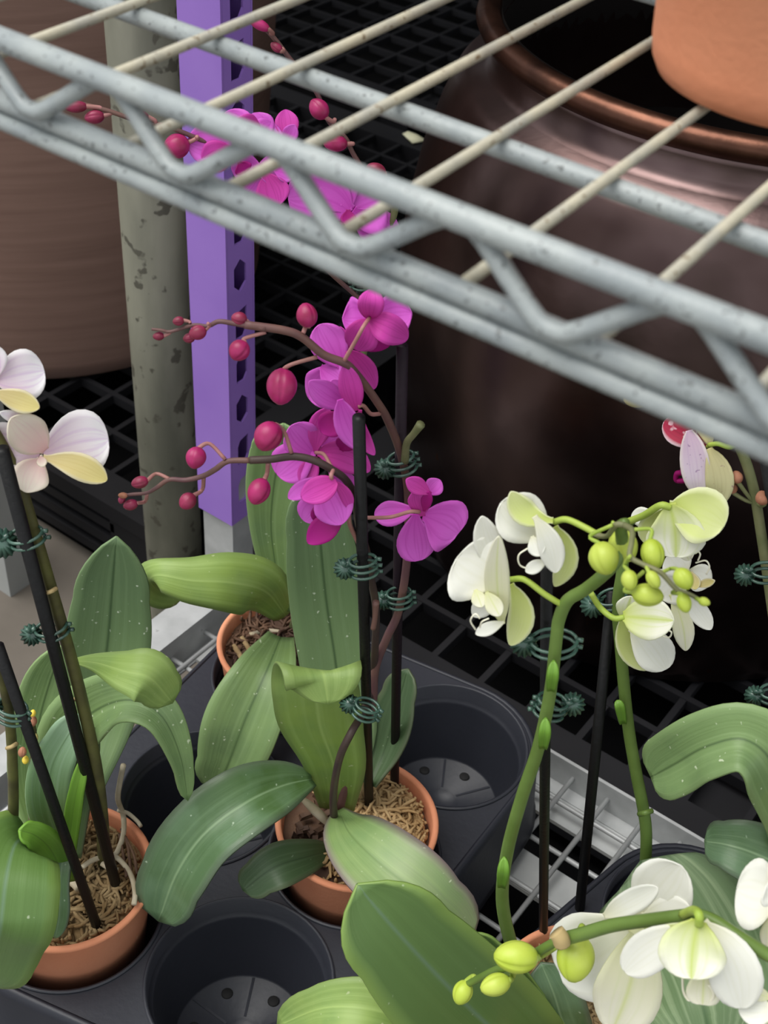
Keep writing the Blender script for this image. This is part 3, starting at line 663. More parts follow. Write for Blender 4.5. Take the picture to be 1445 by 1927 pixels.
# flowers: 1 top, seen from behind
flower(p2, FG, (772, 262), -.006, R2, [
    K((606, 262), 270, P_mag, o1=-.012, peak=.52, bend=-.006), K((1034, 230), 300, P_mag, o1=-.012, peak=.6, bend=-.006),
    K((790, 82), 165, P_magB, 'sepal', o0=.003, o1=.004, peak=.52, bend=.006), K((690, 452), 215, P_magB, 'sepal', o0=.003, o1=-.002, bend=.006, peak=.55),
    K((860, 452), 210, P_magD, 'lip', o0=-.004, o1=-.016), K((1008, 385), 190, P_magB, 'sepal', o0=.003, o1=.002, bend=.008, peak=.5)], m_pedP)
ped(p2, FG, [(772, 258, .0), (735, 310, .012), (680, 410, .014), (612, 528, .012)], 13, m_pedP, R2)
# 2 behind the stem
flower(p2, FG, (600, 560), -.012, R2, [
    K((460, 300), 235, P_mag, o1=-.006, peak=.6, q=.5), K((590, 312), 130, P_magB, 'sepal', o0=-.004, o1=-.012),
    K((400, 760), 270, P_mag, c=(585, 545), o1=.0, peak=.55, q=.55, curve=-.08), K((805, 695), 175, P_magB, o1=-.004, peak=.5, c=(640, 460)), K((590, 640), 170, P_mag, 'sepal', o0=.0, c=(470, 560), o1=.004)], m_pedP)
# 3 side view in front
flower(p2, FG, (690, 815), .012, R2, [
    K((400, 648), 165, P_mag, c=(640, 800), o1=.004, o0=-.004, peak=.55, curve=-.05), K((622, 545), 150, P_magB, c=(690, 830), o1=.0, o0=.002, peak=.5, curve=.0),
    K((540, 640), 150, P_mag, c=(640, 800), o0=-.008, o1=-.012), K((722, 1075), 165, P_mag, c=(590, 760), o1=.012, o0=.010, peak=.5, curve=.05),
    K((805, 1105), 92, P_magB, 'sepal', c=(715, 825), o1=.006, o0=.004, curve=.12), K((470, 960), 170, P_magD, 'lip', c=(620, 850), o0=-.006, o1=-.004),
    K((740, 1075), 60, P_magB, 'sepal', c=(700, 840), o0=.002, o1=.003)], m_pedP)
ped(p2, FG, [(700, 806, .014), (735, 800, .012), (780, 850, .008), (835, 850, .0)], 13, m_pedP, R2)
# 4 behind the front spike
flower(p2, FG, (440, 1090), .006, R2, [
    K((285, 925), 235, P_mag, c=(430, 1100), o1=.0, peak=.6, q=.5), K((205, 1230), 265, P_mag, c=(430, 1080), o1=.004, peak=.6, q=.5, curve=.05),
    K((520, 815), 150, P_magB, 'sepal', c=(440, 1080), o1=-.006, curve=-.06), K((640, 1010), 240, P_mag, c=(480, 1090), o0=-.006, o1=-.012, peak=.55),
    K((775, 1205), 190, P_magB, c=(450, 1090), o1=-.002, peak=.5, curve=-.10), K((700, 1370), 150, P_mag, c=(520, 1180), o0=-.004, o1=-.01), K((640, 1000), 120, P_magD, 'lip', c=(600, 1075), o0=-.002, o1=.0),
    K((360, 1290), 130, P_magB, 'sepal', c=(440, 1110), o1=.01)], m_pedP)
ped(p2, FG, [(440, 1090, .012), (490, 1100, .022), (530, 1165, .03), (548, 1195, .036)], 12, m_pedP, R2)
# 5 half open, hanging in front
flower(p2, FG, (545, 1275), .040, R2, [
    K((600, 1535), 250, P_mag, c=(500, 1300), o0=-.004, o1=.006, peak=.5), K((352, 1370), 170, P_magB, 'sepal', c=(570, 1270), o0=.006, o1=.014, peak=.5, q=.5),
    K((270, 1372), 110, P_mag, c=(480, 1240), o0=.0, o1=.002), K((365, 1510), 190, P_mag, c=(480, 1370), o0=-.008, o1=-.006, peak=.55),
    K((390, 1650), 165, P_magD, 'sepal', c=(600, 1460), o0=-.002, o1=.004, peak=.5), K((470, 1530), 130, P_magD, 'lip', c=(480, 1380), o0=-.004, o1=-.004),
    K((655, 1440), 80, P_magB, 'sepal', c=(550, 1265), o0=.002, o1=.0, curve=-.1)], m_pedP)
ped(p2, FG, [(548, 1275, .042), (535, 1235, .046), (548, 1200, .040)], 14, m_pedP, R2)
ped(p2, FG, [(645, 1440, .036), (650, 1530, .034), (690, 1620, .030), (715, 1670, .024)], 15, m_pedP, R2)
# 6 lower right, seen from behind
flower(p2, FG, (1085, 1460), .010, R2, [
    K((1320, 1590), 345, P_mag, c=(1105, 1475), o1=-.006, peak=.62, q=.5, curve=-.05), K((1075, 1757), 235, P_mag, c=(1060, 1470), o1=.002, o0=.002, peak=.62, q=.52, curve=.05),
    K((803, 1475), 160, P_mag, c=(1060, 1440), o1=-.004, peak=.62, q=.55, curve=-.02), K((1070, 1310), 150, P_magB, 'sepal', c=(1100, 1480), o0=.002, o1=.004, peak=.6),
    K((1000, 1255), 110, P_magB, c=(1150, 1345), o0=.003, o1=.006, peak=.6), K((1210, 1260), 120, P_mag, c=(1125, 1350), o0=-.004, o1=-.006, peak=.6), K((1140, 1330), 70, P_magD, 'lip', c=(1110, 1450), o0=.003, o1=.004)], m_pedP)
ped(p2, FG, [(1080, 1455, .014), (1020, 1455, .018), (900, 1488, .016), (755, 1492, .026)], 13, m_pedP, R2)
clip(p2, 684, 1066, .034, R2, -1, .12, rx=.0076); clip(p2, 688, 1336, .036, R2, -1, -.35, rx=.0076); clip(p2, 752, 1126, -.022, R2, -1, .12, rx=.0076); clip(p2, 757, 872, -.022, R2, -1, .3, rx=.0076)

# ---- orchid behind, its flowers up behind the wire shelf
R3, p3 = orchid(-.150, .105, 'magenta orchid behind with flowers seen through the wire shelf, in terracotta pot')
filling(R3, p3.c, .0535, m_bark, nstr=220, strand_m=m_bark, seed=9)
for k, pts in enumerate([[(470, 1195), (500, 1188), (530, 1190)], [(440, 1215), (455, 1240), (462, 1270)], [(455, 1200), (470, 1225), (478, 1255)]]):
    tube('root', [p3.at(x, y, oz(p3, x, y, .112)) for x, y in pts], .0022, m_root if k == 0 else m_moss2, R3)
leaf(p3, PX, [(530, 1150, 0, 34), (519, 1070, -.012, 58), (510, 990, -.022, 78), (516, 910, -.028, 104), (530, 840, -.03, 112), (534, 797, -.03, 80)], L_mid, R3, fold=.12)
leaf(p3, PX, [(537, 1158, .0, 44), (498, 1112, .022, 108), (435, 1096, .036, 112), (360, 1092, .04, 88), (300, 1082, .036, 62), (282, 1092, .026, 62), (300, 1112, .014, 66), (345, 1122, .004, 40)], L_light, R3, fold=.03, cup=-.16, n=40, tip=.12)
leaf(p3, PX, [(528, 1200, .015, 50), (500, 1268, .055, 112), (463, 1352, .080, 144), (435, 1425, .092, 124), (408, 1492, .096, 60)], L_mid, R3, tilt=-.2)
stake(p3, (686, 505), (566, 1185), -.05, oz(p3, 566, 1185, .10), R3)
spike(p3, PX, [(550, 1180, 0), (600, 1000, -.03), (672, 720, -.045), (692, 600, -.045), (692, 530, -.045), (715, 470, -.04), (742, 400, -.035), (738, 360, -.034)], 7, m_spikeL, R3)
spike(p3, FU, [(1476, 720, -.034), (1400, 690, -.034), (1365, 635, -.034), (1330, 580, -.034), (1300, 520, -.034), (1240, 460, -.034), (1210, 390, -.034), (1180, 330, -.034), (1090, 220, -.034), (1045, 160, -.034), (1000, 110, -.034), (935, 55, -.034)], 9, m_spikeP, R3)
spike(p3, FU, [(1370, 1140, -.043), (1200, 980, -.035), (1040, 740, -.025), (930, 610, -.02), (830, 560, -.015), (640, 480, -.01), (520, 455, -.01), (400, 415, -.01), (280, 385, -.01)], 9, m_spikeP, R3)
for c, lw, a, pd in [((285, 402), (84, 44), 175, (380, 408)), ((355, 440), (74, 52), 170, (420, 420)), ((520, 440), (80, 50), 180, (580, 465)), ((664, 550), (98, 92), 160, (740, 515))]:
    bud(p3, FU, c, lw, a, m_budD if lw[0] < 90 else m_budM, R3, ped=(*pd, -.01), off=-.008, pr=8)
for c, lw, a, pd in [((975, 92), (86, 40), 205, (1015, 125)), ((1040, 178), (50, 34), 215, (1060, 180)), ((1200, 410), (84, 72), 230, (1260, 450)), ((1262, 540), (90, 62), 180, (1320, 540)), ((1415, 640), (76, 54), 200, (1420, 700))]:
    bud(p3, FU, c, lw, a, m_budD if lw[0] < 80 else m_budM, R3, ped=(*pd, -.034), off=-.03, pr=8)
flower(p3, FU, (990, 530), -.02, R3, [
    K((845, 425), 130, P_mag, c=(960, 540), o1=-.01), K((955, 425), 120, P_mag, c=(1000, 540), o1=-.01), K((1075, 412), 90, P_magB, 'sepal', c=(1085, 540), o1=-.014), K((1040, 470), 130, P_mag, o1=-.006),
    K((1110, 470), 60, P_mag, c=(1070, 545)), K((870, 470), 130, P_magB, c=(990, 520), o1=.006)], m_pedP)
flower(p3, FU, (850, 575), -.012, R3, [K((706, 530), 150, P_mag, c=(880, 560), o1=.0, q=.5), K((760, 610), 120, P_magB, 'sepal', c=(880, 560), o1=.006), K((850, 500), 140, P_mag, c=(880, 590), o1=-.006)], m_pedP)
flower(p3, FU, (960, 640), -.016, R3, [K((870, 625), 110, P_mag, c=(990, 640)), K((925, 650), 70, P_magD, 'lip', c=(900, 610), o1=.006, o0=.006), K((1075, 640), 120, P_mag, c=(960, 640), o1=-.006), K((900, 735), 90, P_mag, c=(980, 650)), K((1045, 775), 130, P_magB, 'sepal', c=(1000, 650), o1=.008), K((1110, 660), 70, P_mag, c=(1030, 640))], m_pedP)
flower(p3, FU, (1310, 800), -.030, R3, [
    K((1085, 745), 260, P_mag, c=(1320, 800), o1=-.006, peak=.6, q=.48, curve=.1), K((1440, 740), 250, P_mag, c=(1290, 800), o1=-.008, peak=.6, q=.48), K((1240, 668), 170, P_mag, 'sepal', c=(1310, 800), o1=-.01),
    K((1490, 915), 150, P_mag, c=(1330, 790), o1=-.004), K((1150, 870), 120, P_magB, 'sepal', c=(1310, 800), o1=.004), K((1312, 850), 60, P_magD, 'lip', c=(1310, 790), o0=.006, o1=.012)], m_pedP)
clip(p3, 685, 527, -.046, R3, 1, .1)

# ---- white and lilac orchid at left
R1, p1 = orchid(-.124, -.158, 'white orchid with faint lilac flowers in a mossy terracotta pot, left edge', zrim=.120)
filling(R1, p1.c, .0535, m_moss2, nstr=420, strand_m=m_moss2, seed=21)
leaf(p1, PX, [(150, 1500, -.02, 70), (182, 1350, -.06, 140), (202, 1215, -.078, 160), (211, 1110, -.082, 136), (219, 1010, -.08, 60)], L_tall, R1, tip=.26, tippow=.8, fold=.07)
leaf(p1, PX, [(85, 1580, -.02, 60), (66, 1470, -.045, 95), (72, 1370, -.06, 100), (92, 1290, -.065, 95), (118, 1215, -.06, 40)], L_mid, R1, tip=.3)
leaf(p1, PX, [(105, 1590, -.02, 60), (120, 1470, -.03, 100), (138, 1380, -.03, 120), (185, 1335, -.02, 118), (245, 1318, .004, 98), (302, 1346, .02, 72), (338, 1420, .026, 46), (353, 1506, .024, 14)], L_mid, R1, tilt=.2, fold=.14, n=40, tip=.10)
leaf(p1, PX, [(131, 1243, -.006, 4), (180, 1247, .01, 36), (232, 1262, .026, 78), (282, 1276, .034, 104), (324, 1322, .03, 50)], L_light, R1, fold=-.06, tip=.14)
leaf(p1, PX, [(118, 1600, -.012, 44), (92, 1520, -.008, 76), (98, 1445, -.008, 84), (128, 1385, -.008, 66), (158, 1345, -.012, 24)], L_blue, R1, tip=.3)
leaf(p1, PX, [(136, 1610, .0, 34), (146, 1520, -.005, 46), (160, 1440, -.01, 46), (178, 1370, -.012, 20)], L_deep, R1, tip=.3)
leaf(p1, PX, [(124, 1660, .02, 34), (96, 1600, .03, 56), (66, 1572, .036, 52), (36, 1562, .038, 30)], L_bright, R1)
leaf(p1, PX, [(128, 1600, .012, 30), (142, 1500, .018, 30), (160, 1420, .012, 10)], L_bright, R1, tip=.4)
leaf(p1, PX, [(120, 1600, .02, 40), (113, 1660, .036, 34), (112, 1720, .046, 36), (104, 1765, .05, 14)], L_dark, R1, tip=.3)
leaf(p1, PX, [(52, 1575, .022, 60), (28, 1590, .040, 160), (12, 1650, .062, 200), (4, 1715, .076, 206), (0, 1748, .080, 200), (-6, 1775, .076, 180), (-16, 1815, .066, 150), (-34, 1850, .05, 60)], L_fore, R1, n=36, cup=-.06, fold=.05)
for pts, r in [([(232, 1440), (225, 1475), (222, 1505), (232, 1535), (232, 1570), (222, 1600), (212, 1615)], .0019), ([(222, 1525), (240, 1530), (258, 1545), (265, 1555)], .0014), ([(212, 1608), (232, 1625), (248, 1650), (254, 1680), (252, 1702)], .0018), ([(195, 1612), (172, 1620), (155, 1632)], .0018), ([(192, 1625), (206, 1634), (222, 1638)], .0019), ([(128, 1652), (140, 1662), (150, 1672)], .0032)]:
    tube('aerial_root', [p1.at(x, y, max(oz(p1, x, y, .128), -.03)) for x, y in pts], r, m_root, R1, seg=8)
for pts in ([(228, 1560), (240, 1590), (246, 1640)], [(236, 1575), (252, 1610), (258, 1645)], [(225, 1570), (232, 1610), (238, 1650)]):
    tube('dry_sheath', [p1.at(x, y, oz(p1, x, y, .128)) for x, y in pts], .0011, m_bark, R1, seg=6)
st1 = stake(p1, (3, 845), (224, 1688), .016, oz(p1, 224, 1688, .10), R1, r=.0037)
st2 = stake(p1, (-4, 1215), (189, 1762), .03, oz(p1, 189, 1762, .10), R1, r=.0033)
spike(p1, PX, [(196, 1625, -.004), (192, 1540, .006), (180, 1440, .012), (152, 1310, .012), (120, 1190, .010), (88, 1080, .009), (60, 985, .008), (35, 905, .004), (10, 850, 0), (-25, 790, -.005)], 12, m_spikeO, R1)
spike(p1, PX, [(24, 1590, .01), (25, 1480, .018), (20, 1370, .022), (10, 1300, .024), (-6, 1235, .026)], 10, m_spikeO, R1)
for x, y, o, a in [(96, 1110, .008, -.4), (143, 1312, .002, -.2), (22, 1402, .022, .1)]:
    tube('node_ring', [p1.at(x - 9, y + 6, o + .006), p1.at(x, y + 3, o + .009), p1.at(x + 10, y - 3, o + .006)], .0012, m_node, R1, seg=6)
for x, y, mm, s in [(62, 1342, m_yellow, 14), (62, 1357, m_budB, 20), (64, 1388, m_budY, 20), (70, 1408, m_yellow, 16), (42, 1415, m_budB, 20), (48, 1430, m_yellow, 16)]:
    bud(p1, PX, (x, y), (s, s * .8), -80, mm, R1, off=-.01)
tube('dry_shoot', [p1.at(60, 1350, -.012), p1.at(66, 1400, -.012), p1.at(58, 1450, -.014), p1.at(58, 1560, -.012)], .0016, m_spikeO, R1, seg=6)
flower(p1, FH, (225, 865), .0, R1, [
    K((590, 770), 360, P_lil, c=(235, 845), o1=-.006, o0=-.002, peak=.62, q=.48, curve=-.03), K((-120, 770), 250, P_lil, c=(215, 850), o1=-.002, o0=-.002, peak=.6, q=.5),
    K((60, 655), 220, P_blush, 'sepal', c=(245, 830), o0=.002, o1=.006, peak=.55, q=.5), K((0, 625), 70, P_lil, c=(200, 690), o0=.0, o1=.004),
    K((140, 1060), 200, P_blush, 'sepal', c=(225, 880), o1=.012, o0=.003, peak=.55, curve=.06), K((582, 995), 150, P_yel, 'sepal', c=(235, 870), o1=.014, o0=.007, peak=.6, curve=-.06), K((235, 920), 55, P_blush, 'lip', c=(220, 865), o0=.006, o1=.014)], m_cream, 10)
flower(p1, FH, (-20, 440), -.006, R1, [
    K((242, 400), 280, P_lil, c=(-30, 450), peak=.6, q=.48, o1=-.004), K((-60, 250), 160, P_lil, 'sepal', o1=-.006), K((215, 600), 125, P_yel, 'sepal', c=(-40, 510), o0=.004, o1=.01, peak=.6), K((-250, 400), 260, P_lil, o1=-.006), K((-60, 560), 70, P_blush, 'lip', o0=.006, o1=.016)], m_cream, 10)
ped(p1, FH, [(200, 880, -.004), (130, 930, -.008), (90, 960, -.002), (60, 930, .004)], 9, m_pedP, R1)
ped(p1, FH, [(-20, 440, -.01), (-50, 560, -.01), (-60, 650, -.005)], 9, m_pedP, R1)
clip(p1, 50, 1012, .012, R1, -1, .22, rings=2, rx=.009, disc=.0085); clip(p1, 98, 1186, .011, R1, -1, .22, rings=2, rx=.0088); clip(p1, 22, 1340, .028, R1, -1, -.3, rings=3, rx=.0085)

# ---- white-green orchid, left of the two (terracotta pot, spike leaning)
R4, p4 = orchid(.199, -.018, 'white orchid with long arching stem, foreground leaf and terracotta pot, right of centre')
filling(R4, p4.c, .0535, m_moss2, nstr=150, seed=33)
leaf(p4, PX, [(1120, 2010, .01, 90), (1010, 2000, .03, 170), (920, 1930, .05, 225), (830, 1842, .068, 232), (740, 1745, .078, 190), (672, 1664, .08, 70)], L_fore, R4, tip=.2, tippow=.7, tilt=.15, fold=.10)
leaf(p4, PX, [(1090, 2020, .02, 60), (900, 1985, .05, 110), (740, 1910, .075, 118), (620, 1895, .085, 92), (522, 1930, .088, 30)], L_light, R4, fold=.08)
leaf(p4, PX, [(1090, 2000, .005, 50), (1012, 1905, .02, 66), (940, 1805, .03, 60), (888, 1755, .034, 20)], L_fore, R4, tilt=.5)
leaf(p4, PX, [(1100, 2000, .01, 60), (1062, 1930, .016, 100), (1042, 1870, .018, 100), (1018, 1812, .015, 40)], L_dark, R4)
spike(p4, PX, [(985, 1830, .01), (960, 1770, .008), (945, 1690, .012), (955, 1600, .015), (982, 1500, .018), (1012, 1410, .02), (1034, 1310, .022), (1047, 1200, .024), (1052, 1165, .024), (1068, 1130, .026), (1100, 1110, .028), (1135, 1082, .03), (1160, 1054, .024), (1170, 1020, .02), (1168, 990, .024, 11), (1178, 982, .027, 8)], 12.5, m_spikeG, R4)
spike(p4, FW, [(800, 640, .028, 14), (835, 665, .036, 14), (832, 720, .044, 13), (825, 780, .05, 13), (880, 815, .052, 12), (940, 840, .054, 12), (975, 865, .054, 12), (1035, 930, .054, 11), (1090, 950, .054, 10), (1145, 980, .054, 8)], 12, m_spikeL, R4)
spike(p4, FW, [(800, 640, .028, 15), (760, 640, .028, 14), (720, 690, .026, 12), (660, 680, .022, 13)], 12, m_spikeL, R4)
stake(p4, (1029, 1065), (1022, 1775), .004, oz(p4, 1022, 1775, .10), R4, r=.0031)
for x, y, a in [(1043, 1270, -1.8), (1028, 1378, -1.2), (950, 1640, -1.9)]:
    leaf(p4, PX, [(x - 6, y + 28, .03, 16), (x - 3, y, .034, 22), (x - 1, y - 28, .030, 8)], L_bright, R4, n=8, name='bract', tip=.5, across=4)
flower(p4, FW, (230, 900), .026, R4, [
    K((45, 790), 330, P_white, c=(215, 900), o1=.004, o0=.002, peak=.6, q=.45), K((160, 600), 130, P_white, 'sepal', c=(275, 890), o0=-.004, o1=-.006, peak=.6, curve=-.06),
    K((235, 690), 115, P_cream, c=(250, 1080), o0=.008, o1=.01, peak=.5, curve=-.04), K((285, 1180), 120, P_lime, 'sepal', c=(290, 905), o0=-.002, o1=.002, peak=.55, curve=-.18),
    K((120, 1050), 90, P_white, 'sepal', c=(230, 940), o0=.0, o1=.004), K((160, 1010), 70, P_cream, 'lip', c=(130, 930), o0=.012, o1=.016), K((240, 1050), 80, P_cream, 'lip', c=(180, 940), o0=.012, o1=.016), K((130, 1130), 60, P_white, 'lip', c=(260, 1075), o0=.012, o1=.018)], m_yellow, 12)
ped(p4, FW, [(285, 885, .026), (350, 885, .028), (440, 950, .028), (520, 1000, .026)], 14, m_pedG, R4)
ped(p4, FW, [(130, 1110, .044), (108, 1070, .046), (130, 1040, .046), (150, 1060, .046)], 4, m_cream, R4)
ped(p4, FW, [(150, 1100, .044), (160, 1075, .048), (190, 1060, .048)], 4, m_cream, R4)
flower(p4, FW, (440, 680), .014, R4, [
    K((245, 540), 240, P_white, c=(440, 690), o0=-.002, o1=.0, peak=.58, q=.48), K((290, 490), 120, P_lime, 'sepal', c=(480, 620), o0=.002, o1=.002, peak=.6, curve=-.18),
    K((490, 855), 115, P_white, c=(395, 600), o0=.008, o1=.012, peak=.6, curve=-.08), K((485, 915), 105, P_lime, 'sepal', c=(490, 645), o0=-.002, o1=.002, peak=.55, curve=-.2),
    K((420, 780), 80, P_white, 'lip', c=(385, 690), o0=.01, o1=.014), K((355, 850), 60, P_white, 'lip', c=(450, 800), o0=.01, o1=.014)], m_yellow, 12)
ped(p4, FW, [(485, 625, .014), (540, 615, .016), (620, 650, .018), (690, 690, .022)], 15, m_pedG, R4)
ped(p4, FW, [(375, 840, .026), (330, 820, .028), (325, 775, .028), (365, 745, .026)], 4, m_cream, R4)
for c, lw, a, pd, md, o in [((708, 790), (150, 138), 75, (745, 640), (645, 690), .036), ((795, 735), (150, 132), 70, (750, 640), None, .018), ((928, 772), (140, 106), 80, (845, 660), (920, 660), .044), ((822, 888), (92, 74), 85, (825, 780), (800, 820), .058), ((930, 885), (86, 60), 60, (905, 835), None, .058), ((905, 955), (140, 104), 10, (885, 850), (800, 930), .056), ((1065, 882), (104, 88), 60, (965, 855), (1010, 835), .060), ((1068, 990), (90, 66), 75, (1035, 930), (1015, 945), .060), ((1158, 985), (54, 42), 20, (1120, 965), None, .056)]:
    bud(p4, FW, c, lw, a, m_budG, R4, ped=(*pd, o - .006), mid=md, mped=m_pedG, off=o, pr=9)
clip(p4, 1042, 1212, .014, R4, -1, .05, rings=2, rx=.0112, disc=.0072, lift=.001); clip(p4, 1036, 1330, .014, R4, 1, -.25, rings=3, rx=.0076, lift=.004)

# ---- white-green orchid, right of the two (black cup, big streaked leaf)
R5, p5 = orchid(.222, .105, 'white-green orchid with big pale streaked leaf, in a black tray cup at right', zrim=.070, rr=.0555, potm=m_black)
filling(R5, p5.c, .051, m_bark, nstr=60, seed=41)
leaf(p5, PX, [(1240, 1690, -.004, 60), (1212, 1640, .006, 130), (1206, 1622, .020, 190), (1224, 1660, .036, 262), (1252, 1715, .055, 300), (1286, 1790, .08, 312), (1320, 1880, .105, 290), (1342, 1985, .125, 150)], L_strk, R5, tip=.2, tilt=-.1, fold=.16, n=40, sidev=(.88, -.45))
spike(p5, PX, [(1214, 1640, .0), (1216, 1570, .0), (1210, 1520, .0), (1198, 1460, .0), (1184, 1380, .0), (1175, 1300, .0), (1168, 1220, .002), (1162, 1140, .004), (1170, 1080, .004), (1175, 1020, .004), (1180, 990, .006, 9), (1190, 980, .008, 7)], 11.5, m_spikeG, R5)
stake(p5, (1152, 1110), (1088, 1735), -.006, oz(p5, 1088, 1735, .065), R5, r=.0036)
leaf(p5, PX, [(1172, 1360, .006, 14), (1166, 1330, .01, 18), (1160, 1318, .008, 8)], L_bright, R5, n=8, name='bract', tip=.5, across=4)
tube('node_ring', [p5.at(1203, 1532, .008), p5.at(1214, 1530, .011), p5.at(1226, 1526, .006)], .0019, m_spikeG, R5, seg=8)
flower(p5, FW, (1010, 560), .014, R5, [
    K((1030, 785), 265, P_limeW, c=(1000, 545), o0=.004, o1=.010, peak=.62, q=.5, curve=-.05), K((1245, 650), 260, P_lime, c=(1000, 560), o0=.0, o1=.0, peak=.6, q=.48, curve=-.06),
    K((890, 720), 140, P_lime, 'sepal', c=(1000, 560), o0=.0, o1=-.002, peak=.6), K((830, 600), 90, P_white, c=(950, 610), o0=-.006, o1=-.01), K((1120, 770), 110, P_lime, 'sepal', c=(1060, 600), o0=-.004, o1=-.004), K((1090, 800), 60, P_cream, 'lip', c=(1040, 700), o0=-.008, o1=-.012)], m_pedG, 10)
ped(p5, FW, [(1005, 560, .018), (960, 552, .02), (890, 595, .016), (815, 625, .01)], 17, m_pedG, R5)
flower(p5, FW, (1080, 860), .0, R5, [
    K((1190, 1110), 90, P_white, c=(1060, 930), o0=-.004, o1=.0, peak=.6), K((1075, 1205), 95, P_cream, 'sepal', c=(1010, 950), o0=.002, o1=.006, peak=.6, curve=-.06),
    K((950, 960), 190, P_white, c=(1060, 860), o0=-.002, o1=.002, peak=.55), K((1000, 770), 150, P_white, c=(1080, 860), o0=-.002, o1=-.004), K((1190, 900), 130, P_white, c=(1080, 850), o0=-.004, o1=-.004, peak=.55),
    K((1205, 890), 40, P_yel, 'lip', c=(1120, 915), o0=.008, o1=.012), K((1120, 930), 60, P_yel, 'lip', c=(1100, 850), o0=.008, o1=.012)], m_yellow, 10)
for q in ([(1130, 800), (1140, 770), (1120, 755), (1100, 790)], [(1120, 810), (1165, 800), (1182, 830), (1168, 860)], [(960, 1135), (1000, 1145), (1010, 1120), (975, 1110)]):
    ped(p5, FW, [(x, y, .014) for x, y in q], 4, m_cream, R5)
flower(p5, FW, (800, 1055), .018, R5, [
    K((1022, 1070), 195, P_limeW, 'sepal', c=(795, 1050), o0=.004, o1=.010, peak=.55, q=.5), K((985, 1290), 180, P_white, c=(830, 1100), o0=-.002, o1=.0, peak=.6, q=.5, curve=-.05),
    K((910, 1290), 110, P_lime, 'sepal', c=(785, 1060), o0=.0, o1=-.002, peak=.55, curve=.12), K((830, 960), 110, P_limeW, c=(800, 1070), o0=-.002, o1=-.004), K((975, 1120), 60, P_cream, 'lip', c=(880, 1090), o0=-.006, o1=-.01)], m_pedG, 10)
ped(p5, FW, [(800, 1055, .022), (750, 1058, .024), (690, 1010, .022), (645, 940, .026)], 14, m_pedG, R5)
clip(p5, 1152, 1128, .0, R5, -1, .3, rings=2, rx=.0088, disc=.008)

# ---- spotted orchid at the right edge
R6, p6 = orchid(.350, .085, 'spotted maroon and lilac orchid with broad green leaves at the right edge')
filling(R6, p6.c, .0535, m_bark, nstr=60, seed=51)
leaf(p6, PX, [(1500, 1700, .0, 60), (1490, 1560, .02, 90), (1455, 1440, .036, 140), (1400, 1392, .044, 128), (1330, 1405, .05, 124), (1270, 1438, .05, 118), (1226, 1462, .048, 90)], L_mid, R6, n=36, tilt=-.15, fold=.16)
leaf(p6, PX, [(1560, 1690, .0, 70), (1490, 1640, .02, 130), (1420, 1606, .034, 118), (1370, 1590, .04, 94), (1326, 1583, .04, 40)], L_dark, R6, fold=.05)
leaf(p6, PX, [(1590, 1700, .0, 70), (1640, 1600, -.02, 140), (1660, 1480, -.03, 150), (1670, 1380, -.03, 60)], L_mid, R6)
spike(p6, PX, [(1560, 1740, 0), (1520, 1560, -.01), (1475, 1300, -.015), (1448, 1110, -.015), (1430, 990, -.014), (1418, 920, -.012), (1398, 855, -.01), (1370, 805, -.008), (1340, 775, -.008), (1290, 740, -.01), (1240, 738, -.012)], 10, m_spikeL, R6)
stake(p6, (1436, 832), (1575, 1700), .0, oz(p6, 1575, 1700, .10), R6, r=.0035)
flower(p6, FW, (1175, 285), -.004, R6, [
    K((978, 175), 135, P_maroon, c=(1165, 290), o0=.0, o1=.0, peak=.62, q=.5), K((1130, 508), 130, P_lilSp, c=(1090, 215), o0=.008, o1=.010, peak=.52, q=.5, curve=-.02), K((1220, 552), 125, P_crSp, 'sepal', c=(1180, 295), o0=.004, o1=.004, peak=.55, q=.55, curve=-.1),
    K((1060, 110), 80, P_crSp, 'sepal', c=(1185, 285), o0=.0, o1=-.002, peak=.5, curve=.14), K((1060, 340), 70, P_maroon, 'lip', c=(1150, 300), o0=-.002, o1=-.002), K((1140, 190), 60, P_maroon, c=(1170, 290), o0=-.003, o1=-.004)], m_pedG, 10)
tube('lip', [p6.at(*conv(FW, x, y), -.004) for x, y in ((1065, 350), (1060, 400), (1035, 410), (1035, 440), (1080, 440))], .0016, P_magD, R6, seg=6)
ped(p6, FW, [(1180, 280, -.002), (1220, 275, .0), (1270, 290, -.002), (1310, 278, -.008)], 11, m_pedG, R6)
for c, lw, pd in [((1305, 425), (60, 52), (1385, 540)), ((1283, 472), (56, 50), (1385, 540)), ((1420, 518), (66, 64), (1395, 540))]:
    bud(p6, FW, c, lw, -110, m_budB, R6, ped=(*pd, -.012), off=-.006, pr=9, mped=m_spikeL)
bud(p6, FW, (865, 72), (140, 82), 175, m_budY, R6, ped=(960, 45, -.012), off=-.012, pr=9, mped=m_spikeL)
clip(p6, 1440, 1078, -.002, R6, -1, .1, rings=2); clip(p6, 1456, 1306, -.002, R6, -1, .1, rings=2)

